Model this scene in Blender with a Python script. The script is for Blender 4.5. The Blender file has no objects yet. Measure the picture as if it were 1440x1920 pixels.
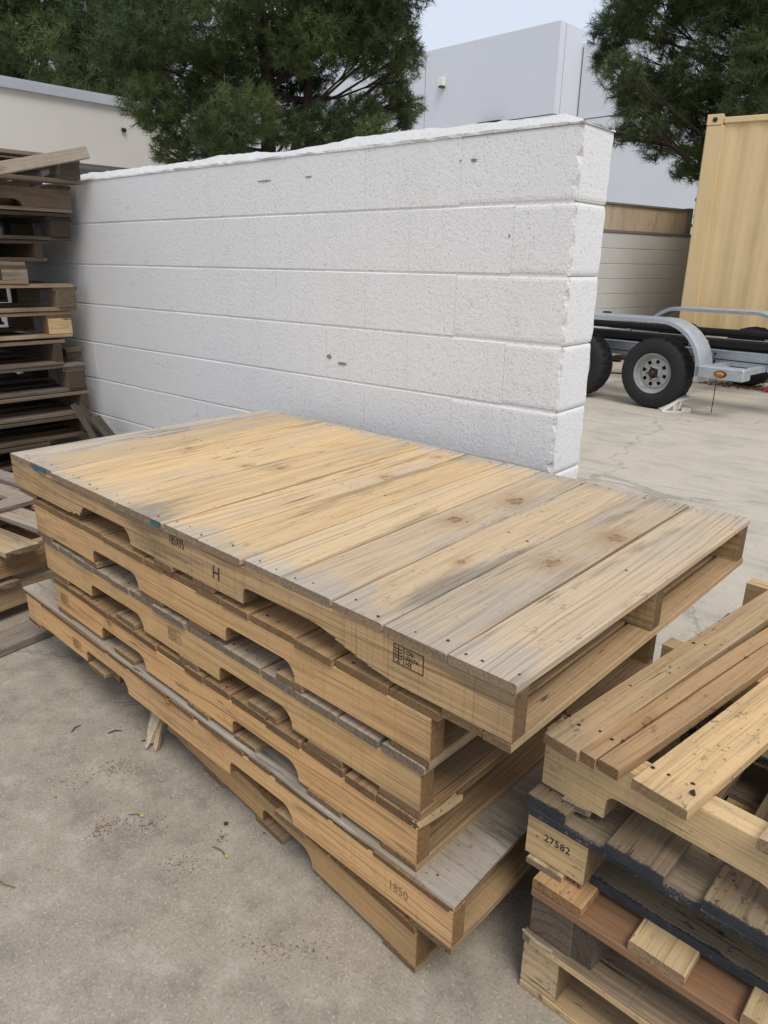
import bpy, bmesh, math, random
import numpy as np
from mathutils import Matrix, Vector
R = math.radians
scene = bpy.context.scene
C = scene.collection

# ------------------------------------------------------------------ camera, sky, sun, exposure
cam = bpy.data.cameras.new('camera')
cam_o = bpy.data.objects.new('camera', cam); C.objects.link(cam_o)
cam.sensor_fit = 'VERTICAL'; cam.sensor_height = 24.0
cam.lens = 1344.6 / 1920 * 24.0
cam.clip_start = 0.05; cam.clip_end = 500
rx, dn, fw = Vector((.72927, .68408, .01374)), Vector((.23365, -.23011, -.94470)), Vector((-.64309, .69215, -.32765))
cam_o.matrix_world = Matrix(((rx.x, -dn.x, -fw.x, .4696), (rx.y, -dn.y, -fw.y, -.7928), (rx.z, -dn.z, -fw.z, 1.3), (0, 0, 0, 1)))
scene.camera = cam_o

SUN_AZ2, SUN_EL = R(118), R(58)          # azimuth clockwise from +Y
sun_dir = Vector((math.sin(SUN_AZ2)*math.cos(SUN_EL), math.cos(SUN_AZ2)*math.cos(SUN_EL), math.sin(SUN_EL)))
world = bpy.data.worlds.new('World'); scene.world = world; world.use_nodes = True
wt = world.node_tree; wt.nodes.clear()
wo = wt.nodes.new('ShaderNodeOutputWorld'); bg = wt.nodes.new('ShaderNodeBackground')
sk = wt.nodes.new('ShaderNodeTexSky'); sk.sky_type = 'NISHITA'; sk.sun_disc = False
sk.sun_elevation = SUN_EL; sk.sun_rotation = SUN_AZ2; sk.air_density = 1.0; sk.dust_density = 2.0
hs = wt.nodes.new('ShaderNodeHueSaturation'); hs.inputs['Saturation'].default_value = .35
mx = wt.nodes.new('ShaderNodeMix'); mx.data_type = 'RGBA'
mx.inputs['Factor'].default_value = .82                       # closed cloud deck over the clear sky
mx.inputs['B'].default_value = (6.3, 6.9, 8.2, 1)
wt.links.new(sk.outputs[0], hs.inputs['Color']); wt.links.new(hs.outputs[0], mx.inputs['A'])
wt.links.new(mx.outputs['Result'], bg.inputs['Color']); wt.links.new(bg.outputs[0], wo.inputs[0])
bg.inputs['Strength'].default_value = .09
sl = bpy.data.lights.new('sun', 'SUN'); sl.energy = 1.5; sl.angle = R(26); sl.color = (1, .935, .84)
so = bpy.data.objects.new('sun', sl); C.objects.link(so)
so.rotation_euler = sun_dir.to_track_quat('Z', 'Y').to_euler()
scene.view_settings.view_transform = 'Standard'; scene.view_settings.look = 'None'
scene.view_settings.gamma = 1; scene.view_settings.use_curve_mapping = False
scene.view_settings.exposure = 0.45

# ------------------------------------------------------------------ material helpers
class G:
    def __init__(s, name):
        s.m = bpy.data.materials.new(name); s.m.use_nodes = True
        s.t = s.m.node_tree; s.t.nodes.clear()
        s.out = s.t.nodes.new('ShaderNodeOutputMaterial'); s.b = s.t.nodes.new('ShaderNodeBsdfPrincipled')
        s.t.links.new(s.b.outputs[0], s.out.inputs[0])
        s.P = s.n('ShaderNodeTexCoord').outputs['Object']
    def n(s, ty, **kw):
        nd = s.t.nodes.new(ty)
        for k, v in kw.items(): setattr(nd, k, v)
        return nd
    def set(s, inp, v):
        if isinstance(v, bpy.types.NodeSocket): s.t.links.new(v, inp)
        else:
            if hasattr(inp, 'default_value'):
                try: inp.default_value = v
                except Exception: inp.default_value = (*v, 1)
    def m_(s, op, a, b=0., c=0., clamp=False):
        nd = s.n('ShaderNodeMath', operation=op, use_clamp=clamp)
        for i, v in enumerate((a, b, c)): s.set(nd.inputs[i], v)
        return nd.outputs[0]
    def v_(s, op, a, b=(0, 0, 0)):
        nd = s.n('ShaderNodeVectorMath', operation=op)
        s.set(nd.inputs[0], a); s.set(nd.inputs[1], b)
        return nd.outputs['Value' if op in ('LENGTH', 'DISTANCE', 'DOT_PRODUCT') else 'Vector']
    def noise(s, vec, scale, detail=3, rough=.55, col=False, dist=0.):
        nd = s.n('ShaderNodeTexNoise'); s.set(nd.inputs['Vector'], vec); s.set(nd.inputs['Scale'], scale)
        nd.inputs['Detail'].default_value = detail; nd.inputs['Roughness'].default_value = rough; nd.inputs['Distortion'].default_value = dist
        return nd.outputs['Color' if col else 'Fac']
    def vor(s, vec, scale, feat='F1', rnd=1.0):
        nd = s.n('ShaderNodeTexVoronoi', feature=feat); s.set(nd.inputs['Vector'], vec); s.set(nd.inputs['Scale'], scale)
        nd.inputs['Randomness'].default_value = rnd
        return nd
    def step(s, v, a, b):
        nd = s.n('ShaderNodeMapRange', interpolation_type='SMOOTHSTEP'); s.set(nd.inputs[0], v)
        nd.inputs[1].default_value = a; nd.inputs[2].default_value = b
        nd.inputs[3].default_value = 0; nd.inputs[4].default_value = 1
        return nd.outputs[0]
    def mix(s, f, a, b, mode='MIX'):
        nd = s.n('ShaderNodeMix', data_type='RGBA', blend_type=mode, clamp_factor=True)
        s.set(nd.inputs['Factor'], f)
        for k, v in (('A', a), ('B', b)):
            s.set(nd.inputs[k], v if isinstance(v, bpy.types.NodeSocket) else (v[0], v[1], v[2], 1))
        return nd.outputs['Result']
    def sep(s, v):
        nd = s.n('ShaderNodeSeparateXYZ'); s.set(nd.inputs[0], v); return nd.outputs
    def comb(s, x, y, z):
        nd = s.n('ShaderNodeCombineXYZ')
        for i, v in enumerate((x, y, z)): s.set(nd.inputs[i], v)
        return nd.outputs[0]
    def bump(s, h, strength=.5, dist=.002):
        nd = s.n('ShaderNodeBump'); s.set(nd.inputs['Height'], h); nd.inputs['Strength'].default_value = strength
        nd.inputs['Distance'].default_value = dist; s.t.links.new(nd.outputs[0], s.b.inputs['Normal'])
    def attr(s, name):
        return s.n('ShaderNodeAttribute', attribute_name=name).outputs['Fac']
    def done(s, col, rough=.7, metal=0., spec=.35):
        s.set(s.b.inputs['Base Color'], col if isinstance(col, bpy.types.NodeSocket) else (*col, 1))
        s.set(s.b.inputs['Roughness'], rough); s.set(s.b.inputs['Metallic'], metal)
        s.b.inputs['Specular IOR Level'].default_value = spec
        return s.m

def wood(name, light, dark, gray, spacing=.006, stain=.5, knots=.5, endgray=.5, grime=.3, paint=None, saw=.15, rough=.78, ringc=.6, mold=.3, streak=.5, swap=False):
    g = G(name)
    if swap:
        a_ = g.sep(g.P); g.P = g.comb(a_[0], a_[2], a_[1])      # flat-sawn pattern on the tall side of a beam
    oi = g.n('ShaderNodeObjectInfo'); rnd = oi.outputs['Random']
    off = g.v_('SCALE', (37.1, 11.3, 23.7)); g.set(off.node.inputs['Scale'], g.m_('MULTIPLY', rnd, 9.))
    Q = g.v_('ADD', g.P, off)
    px, py, pz = g.sep(g.P)
    def str_(sx, sy, sz): return g.v_('MULTIPLY', Q, (sx, sy, sz))
    warp = g.m_('SUBTRACT', g.noise(str_(1.6, 11, 11), 1, 4), .5)
    slow = g.m_('SUBTRACT', g.noise(str_(.8, 1.2, 1.2), 1, 2), .5)
    # knots
    v = g.vor(str_(4.2, 6.0, 3.0), 1.0); v.voronoi_dimensions = '2D'
    vc = g.sep(v.outputs['Color'])[0]
    kd = g.m_('ADD', v.outputs['Distance'], g.m_('MULTIPLY', g.step(vc, knots, knots+.02), 2.))
    ksz = g.sep(v.outputs['Color'])[1]
    kd = g.m_('MULTIPLY', kd, g.m_('ADD', .8, g.m_('MULTIPLY', ksz, 1.3)))
    kd = g.m_('ADD', kd, g.m_('MULTIPLY', g.m_('SUBTRACT', g.noise(Q, 55, 4, .65), .5), .11))
    kin = g.m_('SUBTRACT', 1., g.step(kd, .05, .095))
    krim = g.m_('MULTIPLY', g.step(kd, .05, .08), g.m_('SUBTRACT', 1., g.step(kd, .085, .125)))
    kaura = g.m_('SUBTRACT', 1., g.step(kd, .04, .42))
    # growth rings round a pith line under the board, with uneven widths
    r1 = g.m_('SUBTRACT', g.m_('FRACT', g.m_('MULTIPLY', rnd, 7.31)), .5); r2 = g.m_('SUBTRACT', g.m_('FRACT', g.m_('MULTIPLY', rnd, 23.7)), .5)
    y0 = g.m_('ADD', g.m_('ADD', py, g.m_('MULTIPLY', r1, .20)), g.m_('MULTIPLY', slow, .11))
    z0 = g.m_('ADD', g.m_('ADD', pz, .03), g.m_('ADD', g.m_('MULTIPLY', slow, .07), g.m_('MULTIPLY', g.m_('MULTIPLY', px, r2), .07)))
    rr = g.m_('SQRT', g.m_('ADD', g.m_('MULTIPLY', y0, y0), g.m_('MULTIPLY', z0, z0)))
    ph = g.m_('ADD', g.m_('DIVIDE', rr, g.m_('MULTIPLY', spacing, g.m_('ADD', .8, g.m_('FRACT', g.m_('MULTIPLY', rnd, 5.7))))), g.m_('ADD', g.m_('MULTIPLY', warp, 1.3), g.m_('MULTIPLY', g.m_('POWER', kaura, 2.), 3.)))
    nd = g.n('ShaderNodeTexNoise', noise_dimensions='1D'); g.set(nd.inputs['W'], g.m_('ADD', ph, g.m_('MULTIPLY', rnd, 91.)))
    nd.inputs['Scale'].default_value = 1.0; nd.inputs['Detail'].default_value = 1.5
    ring = g.step(nd.outputs['Fac'], .50, .62)
    fib = g.noise(str_(5, 260, 260), 1, 2, .6)
    fib2 = g.noise(str_(1.5, 95, 95), 1, 4, .68)
    fib3 = g.noise(str_(.8, 22, 22), 1, 3, .6)
    amt = g.m_('MULTIPLY', g.m_('MULTIPLY', g.m_('ADD', .2, g.step(fib3, .38, .68)), g.m_('ADD', .45, g.m_('FRACT', g.m_('MULTIPLY', rnd, 13.3)))), ringc)
    col = g.mix(g.m_('MULTIPLY', ring, amt), light, dark)
    col = g.mix(g.m_('MULTIPLY', g.step(fib2, .42, .72), streak), col, tuple(.5*(x+y) for x, y in zip(dark, light)))
    col = g.mix(g.m_('MULTIPLY', g.step(fib, .48, .70), .45), col, tuple(x*.6 for x in dark))
    # weathering: per object (alpha), blotches along the grain, board ends
    st = g.m_('ADD', g.m_('MULTIPLY', g.noise(str_(1.5, 8.0, 8.0), 1, 5, .62), .62), g.m_('MULTIPLY', g.noise(str_(1.3, 34, 34), 1, 4, .65), .38))
    st2 = g.noise(str_(1.1, 5.0, 5.0), 1.7, 5, .65)
    ed = g.m_('SUBTRACT', g.attr('hl'), g.m_('ABSOLUTE', px))
    endm = g.m_('SUBTRACT', 1., g.step(g.m_('ADD', ed, g.m_('MULTIPLY', g.m_('SUBTRACT', st, .5), .55)), .015, .075))
    wth = g.m_('ADD', g.m_('MULTIPLY', oi.outputs['Alpha'], g.m_('ADD', .55, g.m_('MULTIPLY', st, .9))), g.m_('MULTIPLY', endm, endgray))
    wth = g.m_('ADD', wth, g.m_('MULTIPLY', g.step(st, .51, .62), stain), clamp=True)
    gcol = g.mix(g.m_('MULTIPLY', ring, g.m_('MULTIPLY', amt, 1.0)), gray, tuple(x*.52 for x in gray))
    gcol = g.mix(g.m_('MULTIPLY', g.step(fib2, .45, .7), streak), gcol, tuple(x*.66 for x in gray))
    gcol = g.mix(g.m_('MULTIPLY', g.step(fib, .45, .7), .4), gcol, tuple(x*.45 for x in gray))
    col = g.mix(wth, col, gcol)
    st2 = g.m_('ADD', g.m_('MULTIPLY', st2, .65), g.m_('MULTIPLY', g.noise(str_(1.7, 45, 45), 1, 3, .6), .35))
    dk = g.m_('MULTIPLY', g.step(st2, .53, .64), grime)
    col = g.mix(dk, col, (.095, .088, .078))
    sawn = g.noise(g.v_('MULTIPLY', Q, (170, 5, 22)), 1, 2, .5)
    col = g.mix(g.m_('MULTIPLY', g.step(sawn, .5, .72), saw), col, tuple(x*.45 for x in dark))
    col = g.mix(g.m_('MULTIPLY', g.m_('SUBTRACT', kaura, kin, clamp=True), .45), col, tuple(x*.85 for x in dark))
    col = g.mix(g.m_('MULTIPLY', kin, .8), col, g.mix(g.noise(Q, 70, 3), (dark[0]*1.15, dark[1]*.95, dark[2]*.8), tuple(x*.4 for x in dark)))
    col = g.mix(g.m_('MULTIPLY', krim, g.m_('MULTIPLY', g.step(g.noise(Q, 60, 2), .40, .6), .7)), col, tuple(x*.25 for x in dark))
    # end grain: darker, rougher
    nrm = g.n('ShaderNodeVectorTransform', vector_type='NORMAL', convert_from='WORLD', convert_to='OBJECT')
    g.t.links.new(g.n('ShaderNodeNewGeometry').outputs['True Normal'], nrm.inputs[0])
    nx = g.m_('ABSOLUTE', g.sep(nrm.outputs[0])[0])
    eg = g.step(nx, .6, .8)
    spk = g.noise(g.v_('MULTIPLY', Q, (60, 260, 260)), 1, 2)
    e0 = tuple(.42*a+.20*b for a, b in zip(dark, gray))
    ecol = g.mix(g.step(spk, .4, .65), e0, tuple(x*.6 for x in e0))
    ecol = g.mix(g.m_('MULTIPLY', ring, .5), ecol, tuple(x*.4 for x in dark))
    col = g.mix(g.m_('MULTIPLY', eg, .85), col, ecol)
    col = g.mix(1., col, oi.outputs['Color'], 'MULTIPLY')
    # mildew specks and dirt
    sp = g.noise(g.v_('MULTIPLY', Q, (55, 95, 95)), 1, 3, .6)
    spm = g.step(g.noise(Q, 9, 3, .6), .42, .62)
    col = g.mix(g.m_('MULTIPLY', g.m_('MULTIPLY', g.step(sp, .58, .68), spm), mold), col, (.055, .048, .042))
    if paint:
        kind, pc = paint
        e = g.m_('ADD', px, g.attr('hl')) if kind == 'end' else g.m_('ADD', py, g.attr('hw'))
        e = g.m_('ADD', e, g.m_('ADD', g.m_('MULTIPLY', g.m_('SUBTRACT', g.noise(g.P, 28, 5, .7), .5), .016), g.m_('MULTIPLY', g.m_('SUBTRACT', g.noise(g.P, 220, 2), .5), .012)))
        pm = g.m_('SUBTRACT', 1., g.step(e, .002, .006))
        wear = g.step(g.noise(g.P, 60, 4, .65), .62, .72)
        col = g.mix(g.m_('SUBTRACT', pm, g.m_('MULTIPLY', wear, .8), clamp=True), col, g.mix(g.noise(g.P, 60), pc, tuple(x*2.2 for x in pc)))
    crk = g.noise(str_(1.1, 40, 40), 1, 2, .5)      # fine drying cracks along the grain
    cw = g.m_('MULTIPLY', g.m_('SUBTRACT', 1., g.step(g.m_('ABSOLUTE', g.m_('SUBTRACT', crk, .5)), .0035, .010)), g.step(g.noise(str_(2.5, 14, 14), 1, 2), .56, .64))
    col = g.mix(g.m_('MULTIPLY', cw, .75), col, (.03, .023, .016))
    h = g.m_('ADD', g.m_('MULTIPLY', ring, -.25), g.m_('ADD', g.m_('MULTIPLY', fib, .9), g.m_('MULTIPLY', g.m_('MULTIPLY', spk, eg), 1.5)))
    g.bump(h, .45, .0011)
    return g.done(col, rough, spec=.25)

M = {}
M['honey'] = wood('honey_pine', (.55, .375, .20), (.32, .18, .08), (.30, .24, .17), spacing=.007, stain=.22, endgray=.22, grime=.25, saw=.16, knots=.12, ringc=.75, mold=.25)
M['deck'] = wood('deck_pine', (.655, .475, .265), (.41, .26, .13), (.49, .425, .345), spacing=.0065, stain=.55, endgray=.8, grime=.50, saw=.04, knots=.19, ringc=.48, mold=.35, streak=.28)
M['honey_s'] = wood('honey_pine_beam', (.60, .405, .205), (.35, .195, .08), (.30, .235, .16), spacing=.005, stain=.3, endgray=.22, grime=.35, saw=.12, knots=.26, ringc=.72, mold=.25, swap=True, streak=.5)
M['honey_d'] = wood('streaky_pine_beam', (.54, .385, .215), (.26, .15, .07), (.20, .155, .105), spacing=.008, stain=.75, endgray=.2, grime=.7, saw=.28, knots=.16, ringc=1.3, mold=.3, swap=True, streak=.7)
M['pale'] = wood('pale_pine', (.64, .475, .28), (.45, .295, .15), (.38, .32, .24), spacing=.006, stain=.2, endgray=.3, grime=.25, saw=.1, knots=.14, ringc=.4, mold=.7)
M['pale_s'] = wood('pale_pine_beam', (.64, .468, .27), (.45, .30, .15), (.38, .32, .24), spacing=.007, stain=.15, endgray=.3, grime=.2, saw=.1, knots=.12, ringc=.5, mold=.3, swap=True)
M['old'] = wood('weathered_wood', (.26, .205, .15), (.14, .105, .075), (.30, .275, .245), spacing=.007, stain=.7, endgray=.35, grime=.75, saw=.2, knots=.12, mold=.5)
M['brown'] = wood('red_brown_wood', (.255, .15, .085), (.15, .082, .045), (.25, .17, .115), spacing=.012, stain=.15, endgray=.1, grime=.3, saw=.05, knots=.15, ringc=.4)
CH = (.023, .0245, .027)
M['paint_end'] = wood('painted_end_wood', (.31, .235, .15), (.18, .125, .075), (.25, .21, .16), stain=.4, grime=.7, paint=('end', CH), ringc=.35, mold=.9)
M['paint_side'] = wood('painted_edge_wood', (.27, .21, .14), (.18, .125, .075), (.22, .185, .14), stain=.5, grime=.9, paint=('side', CH), ringc=.3, mold=.9)
M['ply'] = wood('grey_plywood', (.36, .31, .25), (.25, .20, .15), (.46, .45, .425), spacing=.03, stain=.75, endgray=.5, grime=.9, saw=.0, knots=.0, ringc=.12, streak=.2, mold=.6)

def flat(name, col, rough=.6, metal=0., vary=.25, scale=8., bump=0., bscale=60., dirt=None, dirt_amt=.5, spec=.4):
    g = G(name)
    n = g.noise(g.P, scale, 5, .6)
    c = g.mix(g.m_('MULTIPLY', g.step(n, .3, .75), vary), col, tuple(x*.55 for x in col))
    if dirt:
        c = g.mix(g.m_('MULTIPLY', g.step(g.noise(g.v_('MULTIPLY', g.P, (3, 3, .6)), 2.2, 5, .65), .45, .8), dirt_amt), c, dirt)
    if bump: g.bump(g.noise(g.P, bscale, 3), bump, .004)
    return g.done(c, rough, metal, spec)

def cmu(name, col, stain, pit=.5):
    g = G(name)
    wp = g.n('ShaderNodeNewGeometry').outputs['Position']
    n1 = g.noise(wp, 150, 3, .6); n2 = g.noise(wp, 290, 3, .6); n3 = g.noise(wp, 2.3, 4, .6)
    pits = g.m_('MULTIPLY', g.step(n1, .56, .64), g.step(n2, .49, .60))
    c = g.mix(g.m_('MULTIPLY', n3, .16), col, tuple(x*.72 for x in col))
    c = g.mix(g.m_('MULTIPLY', pits, pit), c, tuple(x*.42 for x in stain))
    st = g.step(g.noise(g.v_('MULTIPLY', wp, (2.2, 2.2, 9)), 2.0, 5, .7), .62, .72)
    sm = g.step(g.noise(g.v_('MULTIPLY', wp, (30, 30, 60)), 1.0, 4, .7), .5, .65)
    c = g.mix(g.m_('MULTIPLY', g.m_('MULTIPLY', st, sm), .75), c, tuple(x*.75 for x in stain))
    fp = g.step(g.noise(wp, .9, 3, .6), .48, .66)
    c = g.mix(g.m_('MULTIPLY', fp, .07), c, (col[0]*.75, col[1]*.70, col[2]*.60))
    wz = g.sep(wp)[2]
    base = g.m_('SUBTRACT', 1., g.step(g.m_('ADD', wz, g.m_('MULTIPLY', g.noise(wp, 7, 4, .65), .5)), .25, .75))
    c = g.mix(g.m_('MULTIPLY', base, .35), c, (.33, .29, .235))
    spl = g.step(g.noise(wp, 26, 3, .6), .66, .72)
    c = g.mix(g.m_('MULTIPLY', g.m_('MULTIPLY', spl, fp), .35), c, (.30, .27, .225))
    run = g.step(g.noise(g.v_('MULTIPLY', wp, (9, 9, .7)), 1.0, 4, .6), .55, .8)
    c = g.mix(g.m_('MULTIPLY', run, .17), c, stain)
    h = g.m_('ADD', g.m_('MULTIPLY', n1, -.5), g.m_('ADD', g.m_('MULTIPLY', pits, -1.), g.m_('MULTIPLY', g.noise(wp, 70, 3), -.8)))
    g.bump(h, .60, .0035)
    return g.done(c, .72, spec=.3)
M['cmu'] = cmu('white_painted_block', (.80, .80, .79), (.52, .51, .49), .26)
M['chip'] = flat('chipped_block', (.76, .755, .735), .9, vary=.5, scale=70, bump=.8, bscale=140)
M['cap'] = cmu('white_mortar_wash', (.61, .605, .585), (.34, .33, .30), .6)
M['cmu_grey'] = cmu('grey_block', (.60, .59, .56), (.30, .28, .25), .25)
M['concrete_old'] = flat('weathered_plank', (.52, .41, .29), .85, vary=.3, scale=3, dirt=(.17, .145, .12), dirt_amt=.8)
M['conc_top'] = flat('stained_coping', (.20, .185, .165), .85, vary=.5, scale=6)
M['stucco'] = flat('cream_stucco', (.60, .575, .53), .85, vary=.10, scale=1.2, bump=.15, bscale=120)
M['soffit'] = flat('grey_soffit', (.30, .295, .28), .8, vary=.1)
M['flash'] = flat('metal_flashing', (.50, .53, .57), .45, .3, vary=.15)
M['wh'] = flat('pale_grey_tilt_up', (.645, .665, .70), .8, vary=.05, scale=.5)
M['wh_seam'] = flat('panel_joint', (.22, .23, .25), .8)
M['black'] = flat('black_plastic', (.018, .018, .02), .5)
M['white_plastic'] = flat('white_plastic', (.78, .76, .69), .45, vary=.2, dirt=(.35, .28, .19), dirt_amt=.6, scale=20)
M['rubber'] = flat('tyre_rubber', (.018, .018, .019), .72, vary=.4, scale=15, bump=.1)
M['carpet'] = flat('black_bunk_carpet', (.022, .022, .022), .95, vary=.4, scale=30, bump=.8, bscale=250, spec=.1)
M['galv'] = flat('galvanised_steel', (.50, .535, .57), .42, .55, vary=.35, scale=18, dirt=(.30, .31, .31), dirt_amt=.4)
M['rim'] = flat('white_rim_paint', (.43, .43, .425), .45, .2, vary=.3, scale=20, dirt=(.20, .155, .12), dirt_amt=.5)
M['rust'] = flat('rusty_steel', (.055, .032, .022), .8, vary=.5, scale=40)
M['amber'] = flat('amber_lens', (.55, .17, .02), .25)
M['tan'] = flat('tan_container_paint', (.66, .49, .255), .5, vary=.10, scale=1.5, dirt=(.50, .36, .18), dirt_amt=.5)
M['nail'] = flat('dark_nail_holes', (.018, .014, .012), .7)
M['nail_bright'] = flat('bright_nail', (.75, .76, .78), .25, .9)
M['ink'] = flat('black_stamp_ink', (.035, .028, .022), .8)
M['ink_faint'] = flat('faint_stamp_ink', (.27, .17, .085), .8)
M['blue'] = flat('blue_paint', (.035, .14, .20), .7, vary=.6, scale=60)
M['bark'] = flat('pine_bark', (.055, .036, .028), .95, vary=.7, scale=12, bump=1., bscale=25)
M['twig'] = flat('dry_twig', (.16, .12, .05), .8)
M['bud'] = flat('green_bud', (.42, .42, .12), .7)
M['litter'] = flat('rust_pine_litter', (.15, .065, .032), .9, vary=.5, scale=50)
M['darklit'] = flat('dark_litter', (.05, .042, .034), .9, vary=.5, scale=50)
M['red'] = flat('red_tag', (.55, .06, .07), .6)
M['glass_dark'] = flat('dark_glass', (.02, .02, .022), .2)

def leafmat(name, a, b):
    g = G(name)
    t = g.attr('tint')
    c = g.mix(t, a, b)
    return g.done(c, .6, spec=.2)
M['needle'] = leafmat('pine_needles', (.044, .072, .028), (.135, .170, .060))
M['leaf'] = leafmat('broad_leaves', (.07, .15, .03), (.15, .26, .06))

def ground_mat():
    g = G('yard_concrete'); P = g.P
    x, y, z = g.sep(P)
    big = g.noise(P, .55, 4, .6); mid = g.noise(P, 2.6, 5, .65); fine = g.noise(P, 38, 4, .65); agg = g.noise(P, 170, 3, .6)
    far = g.step(g.m_('ADD', y, g.m_('MULTIPLY', g.m_('SUBTRACT', big, .5), 1.6)), .2, 2.6)     # concrete painted darker near the stacks, partly for the sky they block
    c = g.mix(far, (.345, .305, .240), (.52, .468, .378))
    c = g.mix(g.m_('MULTIPLY', g.step(mid, .42, .72), .45), c, g.mix(far, (.165, .15, .13), (.33, .30, .255)))
    strk = g.noise(g.v_('MULTIPLY', P, (.8, 5., 1)), 1.6, 5, .65)
    c = g.mix(g.m_('MULTIPLY', g.m_('MULTIPLY', g.step(strk, .50, .70), far), .42), c, (.25, .23, .20))
    c = g.mix(g.m_('MULTIPLY', g.m_('MULTIPLY', g.step(strk, .30, .42), 1.), .0), c, (.6, .57, .5))
    c = g.mix(g.m_('MULTIPLY', g.step(fine, .55, .75), .35), c, (.15, .138, .12))
    c = g.mix(g.m_('MULTIPLY', g.step(agg, .50, .66), .42), c, (.15, .132, .108))
    mott = g.noise(P, 11, 5, .7)
    c = g.mix(g.m_('MULTIPLY', g.step(mott, .50, .66), g.m_('SUBTRACT', .40, g.m_('MULTIPLY', far, .32))), c, (.15, .135, .115))
    c = g.mix(g.m_('MULTIPLY', g.m_('SUBTRACT', 1., g.step(mott, .36, .48)), g.m_('SUBTRACT', .30, g.m_('MULTIPLY', far, .22))), c, (.50, .465, .40))
    c = g.mix(g.m_('MULTIPLY', g.step(agg, .42, .30), .0), c, (.6, .58, .54))
    lt = g.noise(g.v_('ADD', P, (5.3, 1.7, 3.1)), 150, 2, .5)
    c = g.mix(g.m_('MULTIPLY', g.step(lt, .58, .70), .45), c, (.56, .53, .475))
    dots = g.vor(P, 9.).outputs['Distance']
    c = g.mix(g.m_('MULTIPLY', g.m_('SUBTRACT', 1., g.step(dots, .02, .045)), .7), c, (.05, .045, .04))
    wv = g.v_('ADD', P, g.v_('SCALE', g.noise(P, 1.5, 4, .6, col=True)))
    wv.node.inputs[0].links[0].from_node  # keep
    ck = g.vor(g.v_('ADD', P, g.v_('MULTIPLY', g.noise(P, 1.8, 5, .65, col=True), (.7, .7, 0))), .42, 'DISTANCE_TO_EDGE').outputs['Distance']
    c = g.mix(g.m_('MULTIPLY', g.m_('SUBTRACT', 1., g.step(ck, .0015, .006)), .30), c, (.07, .06, .05))
    g.bump(g.m_('ADD', g.m_('MULTIPLY', agg, .6), g.m_('MULTIPLY', fine, .8)), .35, .004)
    return g.done(c, .82, spec=.3)
M['ground'] = ground_mat()

# ------------------------------------------------------------------ object helpers
def link(o, parent=None):
    C.objects.link(o)
    if parent is not None: o.parent = parent
    return o
def tag(o, label=None, cat=None, group=None, kind=None):
    if label: o['label'] = label
    if cat: o['category'] = cat
    if group: o['group'] = group
    if kind: o['kind'] = kind
    return o
def thing(name, label, cat, loc=(0, 0, 0), rz=0., group=None):
    o = bpy.data.objects.new(name, None); o.empty_display_size = .1
    o.location = loc; o.rotation_euler = (0, 0, rz)
    link(o); return tag(o, label, cat, group)
def mesh_obj(name, verts, faces, mat, parent=None, loc=(0, 0, 0), rot=(0, 0, 0), smooth=False, mats=None, midx=None):
    me = bpy.data.meshes.new(name); me.from_pydata([tuple(v) for v in verts], [], faces); me.update()
    for m in (mats or [mat]): me.materials.append(m)
    if midx is not None:
        for p, i in zip(me.polygons, midx): p.material_index = i
    if smooth:
        for p in me.polygons: p.use_smooth = True
    o = bpy.data.objects.new(name, me); o.location = loc; o.rotation_euler = rot
    return link(o, parent)

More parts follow.
